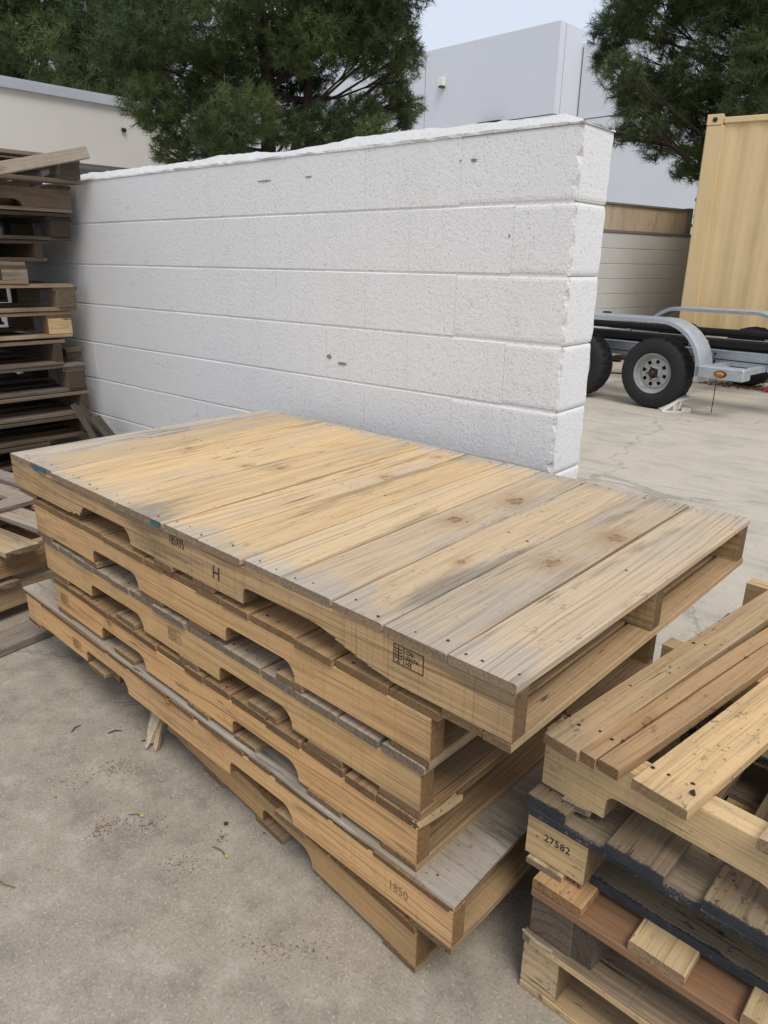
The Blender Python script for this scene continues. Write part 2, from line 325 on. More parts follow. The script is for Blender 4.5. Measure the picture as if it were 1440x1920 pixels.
class MB:
    """collects simple solids and links them as one mesh"""
    def __init__(s): s.v = []; s.f = []
    def add(s, vs, fs):
        b = len(s.v); s.v += [tuple(x) for x in vs]; s.f += [tuple(i+b for i in q) for q in fs]; return s
    def box(s, a, b, ch=0.):
        (x0, y0, z0), (x1, y1, z1) = a, b
        if ch <= 0:
            vs = [(x, y, z) for z in (z0, z1) for x, y in ((x0, y0), (x1, y0), (x1, y1), (x0, y1))]
            return s.add(vs, [(3, 2, 1, 0), (4, 5, 6, 7), (0, 1, 5, 4), (1, 2, 6, 5), (2, 3, 7, 6), (3, 0, 4, 7)])
        bm = bmesh.new(); bmesh.ops.create_cube(bm, size=1)
        for v in bm.verts: v.co = Vector(((x0+x1)/2+v.co.x*(x1-x0), (y0+y1)/2+v.co.y*(y1-y0), (z0+z1)/2+v.co.z*(z1-z0)))
        bmesh.ops.bevel(bm, geom=bm.edges[:], offset=ch, segments=1, affect='EDGES')
        bm.verts.ensure_lookup_table(); bm.verts.index_update()
        s.add([v.co[:] for v in bm.verts], [[v.index for v in f.verts] for f in bm.faces]); bm.free(); return s
    def tube(s, pts, rad, n=8, caps=True):
        pts = [Vector(p) for p in pts]; rads = rad if isinstance(rad, (list, tuple)) else [rad]*len(pts)
        base = len(s.v); up = Vector((0, 0, 1))
        for i, p in enumerate(pts):
            t = (pts[min(i+1, len(pts)-1)] - pts[max(i-1, 0)]).normalized()
            a = t.cross(up if abs(t.z) < .95 else Vector((1, 0, 0))).normalized(); b = t.cross(a)
            for k in range(n):
                q = 2*math.pi*k/n; s.v.append(tuple(p + (a*math.cos(q)+b*math.sin(q))*rads[i]))
        for i in range(len(pts)-1):
            for k in range(n):
                s.f.append((base+i*n+k, base+i*n+(k+1) % n, base+(i+1)*n+(k+1) % n, base+(i+1)*n+k))
        if caps:
            s.f.append(tuple(base+k for k in range(n))[::-1]); s.f.append(tuple(base+(len(pts)-1)*n+k for k in range(n)))
        return s
    def lathe(s, prof, n=48, axis='y', c=(0, 0, 0), closed=True):
        """prof: list of (radius, axial)"""
        base = len(s.v); m = len(prof)
        for k in range(n):
            q = 2*math.pi*k/n
            for r, a in prof:
                if axis == 'y': s.v.append((c[0]+r*math.cos(q), c[1]+a, c[2]+r*math.sin(q)))
                else: s.v.append((c[0]+r*math.cos(q), c[1]+r*math.sin(q), c[2]+a))
        for k in range(n):
            k2 = (k+1) % n
            for j in range(m if closed else m-1):
                j2 = (j+1) % m
                s.f.append((base+k*m+j, base+k*m+j2, base+k2*m+j2, base+k2*m+j))
        return s
    def strip(s, prof, path):
        """sweep: path list of frames (origin, xdir, ydir); prof list of 2d"""
        base = len(s.v); m = len(prof)
        for o, a, b in path:
            for u, w in prof: s.v.append(tuple(Vector(o)+Vector(a)*u+Vector(b)*w))
        for i in range(len(path)-1):
            for j in range(m):
                j2 = (j+1) % m
                s.f.append((base+i*m+j, base+i*m+j2, base+(i+1)*m+j2, base+(i+1)*m+j))
        s.f.append(tuple(base+j for j in range(m))[::-1]); s.f.append(tuple(base+(len(path)-1)*m+j for j in range(m)))
        return s
    def build(s, name, mat, parent=None, loc=(0, 0, 0), rot=(0, 0, 0), smooth=False):
        o = mesh_obj(name, s.v, s.f, mat, parent, loc, rot)
        bm = bmesh.new(); bm.from_mesh(o.data); bmesh.ops.recalc_face_normals(bm, faces=bm.faces[:])
        bm.to_mesh(o.data); bm.free()
        if smooth:
            for p in o.data.polygons: p.use_smooth = True
            try: o.data.set_sharp_from_angle(angle=R(40))
            except Exception: pass
        return o

rng = random.Random(7)
def board_mesh(name, L, W, T, seed=0, segs=6, warp=.0015, ch=.0018, jag=.0, jag_ends=(1, 1), taper=None, skew=0.):
    """a sawn board along x, centred in x and y, z from 0 to T; chamfered, slightly bowed, rough ends"""
    r = random.Random(seed); vs = []; fs = []
    prof = [(-W/2+ch, 0), (W/2-ch, 0), (W/2, ch), (W/2, T-ch), (W/2-ch, T), (-W/2+ch, T), (-W/2, T-ch), (-W/2, ch)]
    if jag: # extra points across the width so that a broken end can be ragged
        k = 5
        prof = [(-W/2+W*i/k, 0) for i in range(k+1)] + [(W/2-W*i/k, T) for i in range(k+1)]
    m = len(prof); p1, p2 = r.uniform(0, 6), r.uniform(0, 6)
    bow = r.uniform(-1, 1)*warp*1.5
    je = [[r.uniform(-1, 1)*jag for _ in range(m)] for _ in range(2)]
    if jag:
        for e in je:
            k = m//2
            for i in range(k): e[m-1-i] = e[i]+r.uniform(-.25, .25)*jag
    for i in range(segs+1):
        t = i/segs; x = -L/2+L*t
        dy = warp*math.sin(p1+t*4); dz = bow*math.sin(math.pi*t); ww = 1+r.uniform(-1, 1)*warp*4
        if taper: ww *= taper(t)
        for j, (y, z) in enumerate(prof):
            xx = x
            if i == 0: xx += (je[0][j] if jag and jag_ends[0] else r.uniform(-.001, .001))
            if i == segs: xx += (je[1][j] if jag and jag_ends[1] else r.uniform(-.001, .001))
            xx += y*ww*skew*(1 if i in (0, segs) else abs(2*t-1))
            vs.append((xx, y*ww+dy+(r.uniform(-.001, .001) if jag else 0), z+dz))
    for i in range(segs):
        for j in range(m):
            j2 = (j+1) % m
            fs.append((i*m+j, i*m+j2, (i+1)*m+j2, (i+1)*m+j))
    fs.append(tuple(range(m))[::-1]); fs.append(tuple(segs*m+j for j in range(m)))
    me = bpy.data.meshes.new(name); me.from_pydata(vs, [], fs)
    bm = bmesh.new(); bm.from_mesh(me); bmesh.ops.recalc_face_normals(bm, faces=bm.faces[:]); bm.to_mesh(me); bm.free()
    for an, val in (('hl', L/2), ('hw', W/2)):
        a = me.attributes.new(an, 'FLOAT', 'POINT'); a.data.foreach_set('value', [val]*len(me.vertices))
    return me
_seed = [100]
def board(name, L, W, T, mat, parent, loc, rz=0., col=(1, 1, 1), wth=0., rot=None, **kw):
    _seed[0] += 1
    me = board_mesh(name, L, W, T, _seed[0], **kw); me.materials.append(M[mat] if isinstance(mat, str) else mat)
    o = bpy.data.objects.new(name, me); o.location = loc
    o.rotation_euler = rot if rot else (rng.uniform(-.002, .002), rng.uniform(-.002, .002), rz)
    o.color = (*col, wth)
    return link(o, parent)

def stringer(name, L, H, T, notches, mat, parent, loc, col=(1, 1, 1), wth=0., nd=.040, ragged=(), rz=0., chip=0.):
    """notched stringer along x; local x 0..L shifted to centre; front face at y=-T/2; z 0..H"""
    pts = [(0, 0)]
    for k, (a, b) in enumerate(notches):
        rad = .018; rb = min(nd-.002, .036)
        if k in ragged:
            rr = random.Random(k+3)
            pts += [(a-.075, .002), (a-.055, .0065+rr.uniform(0, .002)), (a-.05, .003), (a-.03, .009), (a-.008, .007), (a-.006, .016), (a, .018), (a+.004, nd*.55), (a+.012, nd*.85), (a+.028, nd)]
        else:
            pts += [(a, 0), (a+.001, nd-rad)] + [(a+rad-rad*math.cos(q), nd-rad+rad*math.sin(q)) for q in (R(25), R(50), R(75))] + [(a+rad+.006, nd)]
        if (k+10) in ragged:
            pts += [(b-.05, nd), (b-.02, nd*.93), (b+.004, nd*.80), (b+.022, nd*.74), (b+.018, nd*.66), (b+.045, nd*.55), (b+.041, nd*.50), (b+.075, nd*.40), (b+.070, nd*.33), (b+.105, nd*.24), (b+.10, nd*.19), (b+.135, nd*.10), (b+.165, .0)]
        else:
            pts += [(b-rb-.012, nd)] + [(b-rb+rb*math.cos(q), nd-rb+rb*math.sin(q)) for q in (R(82), R(66), R(50), R(34), R(17))] + [(b-.0005, nd-rb), (b+.002, 0)]
    pts += [(L, 0)]
    n = 7
    rr = random.Random(int(L*1000))
    pts += [(L-L*i/n, H+(rr.uniform(-.001, .001) if 0 < i < n else 0)) for i in range(n+1)]
    bm = bmesh.new()
    f = bm.faces.new([bm.verts.new((x-L/2, -T/2, z)) for x, z in pts])
    ex = bmesh.ops.extrude_face_region(bm, geom=[f])
    bmesh.ops.translate(bm, verts=[v for v in ex['geom'] if isinstance(v, bmesh.types.BMVert)], vec=(0, T, 0))
    bmesh.ops.recalc_face_normals(bm, faces=bm.faces[:])
    cap = [e for e in bm.edges if len(e.link_faces) == 2 and abs(e.link_faces[0].normal.dot(e.link_faces[1].normal)) < .3]
    bmesh.ops.bevel(bm, geom=cap, offset=.0013, segments=1, affect='EDGES')
    bmesh.ops.triangulate(bm, faces=[f for f in bm.faces if len(f.verts) > 4])
    me = bpy.data.meshes.new(name); bm.to_mesh(me); bm.free(); me.materials.append(M[mat])
    for an, val in (('hl', L/2), ('hw', T/2)):
        a = me.attributes.new(an, 'FLOAT', 'POINT'); a.data.foreach_set('value', [val]*len(me.vertices))
    o = bpy.data.objects.new(name, me); o.location = (loc[0]+L/2, loc[1], loc[2]); o.color = (*col, wth); o.rotation_euler = (0, 0, rz)
    return link(o, parent)

def text_mesh(body, size, mat, parent, loc, name='stamp', rot=(R(90), 0, 0), sx=1., shear=0., align='LEFT'):
    cu = bpy.data.curves.new('lettering', 'FONT'); cu.body = body; cu.size = size; cu.extrude = .0003; cu.align_x = align
    cu.space_line = .85; cu.shear = shear; cu.resolution_u = 2
    t = bpy.data.objects.new('lettering', cu); C.objects.link(t)
    dg = bpy.context.evaluated_depsgraph_get(); me = bpy.data.meshes.new_from_object(t.evaluated_get(dg))
    bpy.data.objects.remove(t, do_unlink=True); bpy.data.curves.remove(cu)
    me.materials.clear(); me.materials.append(mat)
    o = bpy.data.objects.new(name, me); o.location = loc; o.rotation_euler = rot; o.scale = (sx, 1, 1)
    return link(o, parent)
def ippc(parent, loc, w, h, mat, text=True):
    """treatment stamp: frame, wheat-ear emblem, code lines; facing -y"""
    mb = MB(); t = .0012; y0, y1 = -.0006, .0004
    def bar(x0, z0, x1, z1): mb.box((x0, y0, z0), (x1, y1, z1))
    bar(0, 0, w, t); bar(0, h-t, w, h); bar(0, 0, t, h); bar(w-t, 0, w, h); s = w*.34; bar(s, 0, s+t, h)
    cx = s/2; bar(cx-t/2, h*.1, cx+t/2, h*.92)
    for k in range(4):
        z = h*(.28+.16*k); bar(cx-s*.34, z, cx, z+t); bar(cx, z, cx+s*.34, z+t)
        bar(cx-s*.34, z, cx-s*.34+t, z+h*.09); bar(cx+s*.34-t, z, cx+s*.34, z+h*.09)
    bar(cx-s*.2, h*.1, cx+s*.2, h*.1+t)
    o = mb.build('stamp', mat, parent, loc)
    if text:
        for k, b in enumerate(('CN-', '33174', 'HT')):
            text_mesh(b, h*.33, mat, parent, (loc[0]+w*.41, loc[1]-.0004, loc[2]+h*(.68-.29*k)), sx=.92)
    return o
def nails(parent, pts, rad=.0024, mat='nail'):
    mb = MB()
    for (x, y, z) in pts:
        r = rad*rng.uniform(.7, 1.25); e = rng.uniform(.6, 1.)
        n = 7; a = rng.uniform(0, 6)
        mb.add([(x+r*math.cos(a+6.283*k/n), y+r*e*math.sin(a+6.283*k/n), z) for k in range(n)], [tuple(range(n))])
    o = mb.build('nail_head', M[mat], parent)
    o['kind'] = 'stuff'
    return o

# ------------------------------------------------------------------ ground
g_ = mesh_obj('ground', [(-90, -60, 0), (60, -60, 0), (60, 90, 0), (-90, 90, 0)], [(0, 1, 2, 3)], M['ground']); tag(g_, kind='structure')
# faint scraped paint lines on the concrete (thin sheets)
M['scr'] = flat('scraped_line', (.55, .52, .46), .85, vary=.4, scale=40)
mk = MB()
def scrape(x0, y0, x1, y1, w, seed):
    r = random.Random(seed); L = math.hypot(x1-x0, y1-y0); d = ((x1-x0)/L, (y1-y0)/L); nn = (-d[1], d[0]); t = 0
    while t < L:
        l = r.uniform(.08, .5); ww = w*r.uniform(.4, 1); o = r.uniform(-.006, .006)
        a, b = t, min(L, t+l)
        q = [(x0+d[0]*s+nn[0]*(k+o), y0+d[1]*s+nn[1]*(k+o), .004) for s, k in ((a, -ww/2), (b, -ww*.2), (b, ww*.2), (a, ww/2))]
        mk.add(q, [(0, 1, 2, 3)]); t += l+r.uniform(.0, .25)
scrape(-1.9, 3.3, 1.6, 3.9, .010, 1); scrape(-1.7, 3.48, 1.3, 3.98, .007, 2); scrape(-1.5, 2.85, -.4, 2.98, .012, 3)
o = mk.build('scraped_line', M['scr'], g_); o['kind'] = 'stuff'

# ------------------------------------------------------------------ white block wall
WY = R(-180+2.36)      # the wall runs from its near end towards -x
wall = thing('block_wall', 'white painted concrete block wall with mortar cap behind the central pallet stack', 'wall', (-.6472, 1.1970, 0), R(2.36))
# local frame: x from 0 (near end) to -WL, y from 0 (front) to .195
WL = 5.0; CH_ = .2032; ZJ1 = 1.4741; ZTOP = ZJ1+CH_; WT = .195
core = MB().box((-WL, .0038, -.1), (-.012, WT-.0038, ZTOP-.004)).build('mortar', M['cmu'], wall)
def block_mesh(x0, x1, z0, z1, corner=False, seed=0):
    """cell block with rounded arrises; the end blocks have a broken front corner"""
    r = random.Random(seed)
    mb = MB(); vs = []; fs = []; mi = []
    if not corner:
        c = .0036; q = [(c, z0), (0, z0+c), (0, z1-c), (c, z1), (WT-c, z1), (WT, z1-c), (WT, z0+c), (WT-c, z0)]
        mb.add([(x0, y, z) for y, z in q]+[(x1, y, z) for y, z in q], [tuple(range(8)), tuple(range(15, 7, -1))]+[(i, 8+i, 8+(i+1) % 8, (i+1) % 8) for i in range(8)])
        return mb.v, mb.f, None
    # horizontal section polygon (x, y), varied over z: front-left, front near corner, chip, end, back chip, back
    nz = 26; rows = []
    for k in range(nz+1):
        z = z0+(z1-z0)*k/nz; e = .004 if k in (0, nz) else 0
        mc = .35+.75*abs(math.sin(k*.35+seed)); a = (abs(r.gauss(0, .0075))+.005)*mc; b = (abs(r.gauss(0, .004))+.003)*mc; c = abs(r.gauss(0, .002))+.004+.003*math.sin(k*.5+seed)
        rows.append([(x0+e, e, z), (x1-a-.02, e, z), (x1-a, e+.0005, z), (x1-a*.55, b*.5+.002+e, z), (x1-e, b+.002, z), (x1-e, WT-c, z), (x1-c-e, WT-e, z), (x0+e, WT-e, z)])
    for _ in range(1):      # soften the broken edge a little along its height
        rows = [rows[0]]+[[tuple(.22*a+.56*b+.22*c for a, b, c in zip(p, q, w)) for p, q, w in zip(rows[k-1], rows[k], rows[k+1])] for k in range(1, nz)]+[rows[nz]]
    m = 8
    for row in rows: vs += row
    for k in range(nz):
        for j in range(m):
            j2 = (j+1) % m; fs.append((k*m+j, k*m+j2, (k+1)*m+j2, (k+1)*m+j)); mi.append(1 if j in (2, 3) else 0)
    fs.append(tuple(range(m))[::-1]); fs.append(tuple(nz*m+j for j in range(m))); mi += [0, 0]
    return vs, fs, mi
proto = None
for row in range(8):
    z1 = ZTOP-row*CH_-(.000 if row == 0 else .0022); z0 = ZTOP-(row+1)*CH_+.0022
    x = 0.0; k = 0
    while x > -WL+.05:
        L = .4064 if not (k == 0 and row % 2 == 1) else .2032
        xl = max(x-L, -WL)
        if k == 0:
            v, f, mi = block_mesh(xl+.0006, x, z0, z1, True, 50+row)
            o = mesh_obj('block', v, f, None, wall, mats=[M['cmu'], M['chip']], midx=mi)
        else:
            key = round(x-xl, 3)
            v, f, mi = block_mesh(-key+.0004, -.0004, 0, z1-z0)
            if proto is None or abs(key-.406) > .001 or row == 0:
                o = mesh_obj('block', v, f, M['cmu'], wall, (x, 0, z0))
                if abs(key-.406) < .001 and row: proto = o.data
            else:
                o = bpy.data.objects.new('block', proto); o.location = (x, 0, z0); link(o, wall)
            o.location.y += rng.uniform(-.0009, .0009)
        x = xl; k += 1
# mortar wash cap
vs = []; fs = []; N = 170; r = random.Random(5)
sec = [(-.003, -.004), (-.002, .004), (.022, .017), (.055, .032), (.090, .046), (.12, .044), (.165, .022), (.198, .004), (.198, -.004)]
ph = [r.uniform(0, 6) for _ in range(6)]
for i in range(N+1):
    x = .002-WL*i/N; t = min(1, max(.25, (-x+.004)/.10)); w = .003*math.sin(x*9+ph[0])+.002*math.sin(x*23+ph[1])+.003*math.sin(x*4.1+ph[2])
    for j, (y, z) in enumerate(sec):
        zz = z*(t if z > 0 else 1)*(1+.12*math.sin(x*6+ph[3]))+(w*(.4+j*.12) if 1 < j < 7 else 0)+r.uniform(-.0025, .0025)*(0 < j < 8)
        vs.append((x+r.uniform(-.003, .003), y+r.uniform(-.002, .002)*(j > 0)+.3*w*(0 < j < 8), ZTOP+zz))
m = len(sec)
for i in range(N):
    for j in range(m-1): fs.append((i*m+j, i*m+j+1, (i+1)*m+j+1, (i+1)*m+j))
fs.append(tuple(range(m)))
o = mesh_obj('cap', vs, fs, M['cap'], wall)
# knocks in the face: small raised plaster crumbs / holes
for (x, z, w, h) in ((-.36, 1.605, .030, .012), (-.41, 1.606, .008, .01), (-.215, 1.385, .008, .014), (-1.35, 1.60, .09, .008), (-1.1, 1.60, .05, .006), (-.93, .93, .05, .014), (-1.0, .95, .03, .02)):
    mb = MB(); pts = [(x+w*.5*math.cos(q)*rng.uniform(.6, 1.1), -.0022, z+h*.5*math.sin(q)*rng.uniform(.6, 1.1)) for q in [6.283*i/9 for i in range(9)]]
    mb.add(pts, [tuple(range(9))[::-1]])
    M.setdefault('scuff', flat('scuff', (.30, .28, .25), .9, vary=.8, scale=90))
    mb.build('scuff_mark', M['scuff'], wall)

# ------------------------------------------------------------------ left building with cream fascia
bl = thing('office_building', 'low cream stucco building with grey metal roof edge at the far left', 'building', (-13.6, 8.0, 0))
MB().box((-6, -16, 2.97), (0, 0, 4.0)).build('fascia', M['stucco'], bl)
MB().box((-6.06, -16.05, 4.0), (.07, .06, 4.13)).build('roof_edge', M['flash'], bl)
MB().box((-6.03, -16.05, 4.13), (.045, .03, 4.17)).build('roof_edge_lip', M['flash'], bl)
MB().box((-6, -16, 2.90), (-.06, -.05, 2.97)).build('soffit', M['soffit'], bl)
MB().box((-6, -16, 0), (-.5, -.2, 2.90)).build('wall', M['soffit'], bl)
mb = MB()
dr = MB().box((-.5, -9, 0), (-.44, -1.6, 2.6)).build('roller_door', M['soffit'], bl)
for k in range(20):
    MB().box((-.44, -9, .05+k*.13), (-.40, -1.6, .05+k*.13+.1), .015).build('slat', M['stucco'], dr)
mb.lathe([(.0, -.02), (.035, -.02), (.035, .05), (.022, .05), (.022, 0), (0, 0)], 12, 'y', (.03, -1.1, 3.62)); mb.build('drain_spout', M['black'], bl, rot=(0, 0, 0))

# ------------------------------------------------------------------ warehouse
wh = thing('warehouse', 'tall pale grey tilt-up warehouse with plain panels behind the pines', 'building', (-16.2, 26.5, 0))
def panel(x0, x1, y, z0, z1, d=.4):
    MB().box((x0+.02, y, z0), (x1-.02, y+d, z1)).build('wall_panel', M['wh'], wh)
zs = (0, 6.86, 9.97)
for (x0, x1) in ((-30, -22), (-22, -14), (-14, -6.6), (-6.6, 0)):
    for z0, z1 in ((0, 6.84), (6.88, 9.97)): panel(x0, x1, 0, z0, z1)
for z0, z1 in ((0, 6.84), (6.88, 9.97)):
    MB().box((-.30, .42, z0), (0, 2.0, z1)).build('wall_panel', M['wh'], wh)
for (x0, x1) in ((.05, 8), (8, 16), (16, 24)):
    for z0, z1 in ((0, 6.84), (6.88, 9.5)): panel(x0, x1, 1.7, z0, z1)
MB().box((-30, .06, 0), (-.32, 12, 9.9)).build('joint_backing', M['wh_seam'], wh)
MB().box((-.4, 1.76, 0), (24, 12, 9.43)).build('joint_backing', M['wh_seam'], wh)
lf = MB().box((-5.72, -.22, 8.5), (-5.42, 0, 8.82), .03).build('wall_light', M['white_plastic'], wh)
MB().box((-5.66, -.235, 8.44), (-5.48, -.02, 8.5)).build('lamp_lens', M['glass_dark'], lf)
MB().box((-3.45, -.35, 6.72), (-2.3, 0, 6.86)).build('door_canopy', M['black'], wh)

# ------------------------------------------------------------------ retaining wall with plank fence on top
RW = R(80)
rw = thing('retaining_wall', 'weathered grey block retaining wall seen between the white wall and the tan container', 'wall', (-4.46, 8.73, 0), RW)
MB().box((-3.0, .006, -.1), (6.0, .2, 1.74)).build('mortar', M['cmu_grey'], rw)
mb = MB().box((-.396, 0, 0), (0, .206, .192), .004)
bp = bpy.data.meshes.new('block'); bp.from_pydata(mb.v, [], mb.f); bp.materials.append(M['cmu_grey'])
for row in range(9):
    x = -.8+(.2 if row % 2 else 0)
    while x < 4.6:
        o = bpy.data.objects.new('block', bp); o.location = (x, rng.uniform(-.001, .001), 1.54-row*.2); link(o, rw); x += .4
MB().box((-3.0, -.012, 1.738), (6.0, .215, 1.775), .004).build('coping', M['conc_top'], rw)
pf_ = thing('plank_fence', 'stained tan plank fence on top of the grey retaining wall', 'fence', (-4.46, 8.73, 1.776), RW)
x = -2.0; k = 0
while x < 2.05:
    w = .30
    o = MB().box((x, .06, 0), (x+w-.004, .10, .315+.012*(x+.0)), .003).build('plank', M['concrete_old'], pf_); x += w; k += 1
MB().box((2.06, .03, 0), (2.16, .13, .36), .004).build('post', M['conc_top'], pf_)
MB().box((-2.0, .035, .318), (2.06, .125, .345), .003).build('top_rail', M['conc_top'], pf_)

# ------------------------------------------------------------------ container
CR = R(14)
ct = thing('shipping_container', 'tan painted steel shipping container behind the boat trailer', 'container', (-3.323, 8.877, 0), CR)
CL, CD, CB, CT = 6.06, 2.44, .14, 3.03
MB().box((0, 0, CB), (.20, .16, CT-.12), .01).build('corner_post', M['tan'], ct)
MB().box((CL-.2, 0, CB), (CL, .16, CT-.12), .01).build('corner_post', M['tan'], ct)
MB().box((0, CD-.16, CB), (.2, CD, CT-.12), .01).build('corner_post', M['tan'], ct)
MB().box((CL-.2, CD-.16, CB), (CL, CD, CT-.12), .01).build('corner_post', M['tan'], ct)
for x in (-.004, CL-.176):
    for y in (-.004, CD-.16):
        cst = MB().box((x, y, CT-.118), (x+.18, y+.165, CT), .006).build('corner_casting', M['tan'], ct)
        MB().lathe([(0, -.003), (.028, -.003), (.028, .002), (0, .002)], 12, 'y', (x+.09, y-.001, CT-.06), closed=False).build('casting_hole', M['black'], cst)
MB().box((.18, .02, CT-.10), (CL-.18, .09, CT-.035), .006).build('top_rail', M['tan'], ct)
MB().box((.2, .01, CB), (CL-.2, .12, CB+.14), .006).build('bottom_rail', M['tan'], ct)
def corrug(x0, x1, y, depth, z0, z1, pitch=.278):
    n = int((x1-x0)/pitch); pts = []
    for k in range(n+1):
        a = x0+k*pitch
        pts += [(a, y), (a+.072, y), (a+.139, y+depth), (a+.21, y+depth)]
    pts = [q for q in pts if q[0] <= x1]+[(x1, y)]
    v = [(x, yy, z0) for x, yy in pts]+[(x, yy, z1) for x, yy in pts]; n = len(pts)
    return v, [(i, i+1, n+i+1, n+i) for i in range(n-1)]
v, f = corrug(.2, CL-.2, .045, .013, CB+.1, CT-.08)
mesh_obj('side_panel', v, f, M['tan'], ct)
v2, f2 = corrug(.15, CD-.16, .03, .036, CB, CT-.08)
mesh_obj('end_panel', [(y, x, z) for x, y, z in v2], f2, M['tan'], ct)
MB().box((.06, .06, CT-.05), (CL-.06, CD-.02, CT-.03)).build('roof', M['tan'], ct)
MB().box((.05, .1, CB+.02), (CL-.05, CD-.05, CB+.1)).build('floor', M['black'], ct)
for x in (.1, CL-.3):
    b = MB().box((x, .05, 0), (x+.2, CD-.05, CB-.002), .005).build('support_timber', M['old'], ct)

# ------------------------------------------------------------------ boat trailer
tr = thing('boat_trailer', 'galvanised tandem axle boat trailer with black carpeted bunks parked behind the white wall', 'trailer', (-2.40, 6.05, 0), R(-5))
def tyre_wheel(x, y, side):
    """side -1: outer face towards -y"""
    s = -side
    w = MB()
    prof = [(.19, .0), (.205, -.012), (.25, -.016), (.295, -.010), (.322, .004), (.330, .018), (.3345, .03), (.335, .055), (.329, .057), (.329, .065), (.335, .067), (.336, .098), (.330, .1), (.330, .108), (.336, .11), (.335, .141), (.329, .143), (.329, .151), (.335, .153), (.3345, .178), (.33, .19), (.322, .204), (.295, .218), (.25, .222), (.205, .21), (.19, .2)]
    n = 96; base = []
    for k in range(n):
        q = 2*math.pi*k/n
        for j, (r, a) in enumerate(prof):
            rr = r-(.011 if (r > .327 and ((k+(2 if j > 12 else 0)) % 4 == 0)) else 0)-(.004 if (.29 < r < .327 and k % 4 == 1) else 0)
            base.append((rr*math.cos(q), a*(1 if side < 0 else -1)+0, rr*math.sin(q)))
    m = len(prof); fs = []
    for k in range(n):
        for j in range(m-1):
            k2 = (k+1) % n; fs.append((k*m+j, k*m+j+1, k2*m+j+1, k2*m+j))
    wheel = bpy.data.objects.new('wheel', None); wheel.location = (x, y, .335); wheel.rotation_euler = (0, rng.uniform(0, 6), 0); wheel.empty_display_size = .05
    link(wheel, tr)
    t = MB().add(base, fs).build('tyre', M['rubber'], wheel)
    for p in t.data.polygons: p.use_smooth = True
    try: t.data.set_sharp_from_angle(angle=R(35))
    except Exception: pass
    sg = 1 if side < 0 else -1
    rim = MB(); P_ = lambda l: [(r, a*sg) for r, a in l]
    rim.lathe(P_([(.192, .0), (.196, .006), (.188, .012), (.178, .014), (.174, .03), (.168, .05), (.150, .062), (.140, .050), (.134, .048)]), 60, 'y', closed=False)
    rim.lathe(P_([(.082, .046), (.074, .036), (.066, .024), (.050, .022), (.050, .03)]), 48, 'y', closed=False)
    # disc with eight windows
    nw = 40
    for k in range(nw):
        if k % 5 in (1, 2): 
            ins = (.092, .126)
        else: ins = None
        q0, q1 = 2*math.pi*k/nw, 2*math.pi*(k+1)/nw
        def ringq(ra, ya, rb, yb):
            rim.add([(ra*math.cos(q0), ya*sg, ra*math.sin(q0)), (rb*math.cos(q0), yb*sg, rb*math.sin(q0)), (rb*math.cos(q1), yb*sg, rb*math.sin(q1)), (ra*math.cos(q1), ya*sg, ra*math.sin(q1))], [(0, 1, 2, 3)])
        if ins: ringq(.082, .046, ins[0], .048); ringq(ins[1], .049, .134, .048)
        else: ringq(.082, .046, .134, .048)
    ro = rim.build('rim', M['rim'], wheel, smooth=True)
    MB().lathe(P_([(0, .09), (.15, .09), (.15, .1), (0, .1)]), 24, 'y').build('brake_drum', M['black'], wheel)
    hb = MB(); hb.lathe(P_([(0, -.018), (.018, -.018), (.024, -.008), (.026, .022), (.04, .024), (.04, .04), (0, .04)]), 20, 'y', closed=False)
    hb.build('hub', M['rust'], wheel, smooth=True)
    lug = MB()
    for k in range(5):
        q = 2*math.pi*k/5; lug.lathe(P_([(0, .008), (.008, .008), (.008, .03), (0, .03)]), 6, 'y', (.057*math.cos(q), 0, .057*math.sin(q)), closed=False)
    lug.build('lug_nut', M['rust'], wheel)
for x in (0, -.87): tyre_wheel(x, 0, -1); tyre_wheel(x+.0, 2.36, 1)
def fender(y0, y1, zt, name='fender'):
    cxr, cxl = .0, -.87; path = []; rad = .44; zc = zt-rad+.04
    pts = []
    for a in np.linspace(-12, 90, 14): pts.append((cxr+.02+rad*math.cos(R(a)), zc+rad*math.sin(R(a)), R(a)))
    for a in np.linspace(90, 192, 14): pts.append((cxl-.02+rad*math.cos(R(a)), zc+rad*math.sin(R(a)), R(a)))
    w = y1-y0
    prof = [(0, -.035), (.004, -.035), (.006, -.006), (.03, .004), (w-.03, .004), (w-.006, -.006), (w-.004, -.035), (w, -.035), (w, 0), (w-.03, .010), (.03, .010), (0, 0)]
    fr = [((x, y0, z), (0, 1, 0), (math.cos(a), 0, math.sin(a))) for x, z, a in pts]
    return MB().strip(prof, fr).build(name, M['galv'], tr, smooth=True)
fender(-.02, .25, .80); fender(2.11, 2.38, .80)
for y in (.52, 1.80):
    ra = MB(); 
    ra.box((-1.75, y, .545), (4.0, y+.055, .553)); ra.box((-1.75, y, .42), (4.0, y+.055, .428)); ra.box((-1.75, y+.004, .428), (4.0, y+.010, .545))
    ra.build('frame_rail', M['galv'], tr)
for x in (-1.6, -.45, .9, 2.4):
    MB().box((x, .53, .43), (x+.06, 1.85, .50), .004).build('crossmember', M['galv'], tr)
for x in (0, -.87):
    MB().tube([(x, .1, .335), (x, 2.26, .335)], .032, 10).build('axle', M['rust'], tr)
    for y in (.3, 2.03):
        MB().box((x-.33, y, .36), (x+.33, y+.05, .385), .004).build('leaf_spring', M['rust'], tr)
MB().tube([(.42, .3, .30), (-.35, .3, .26), (-1.2, .35, .20)], .008, 6).build('brake_rod', M['rust'], tr)
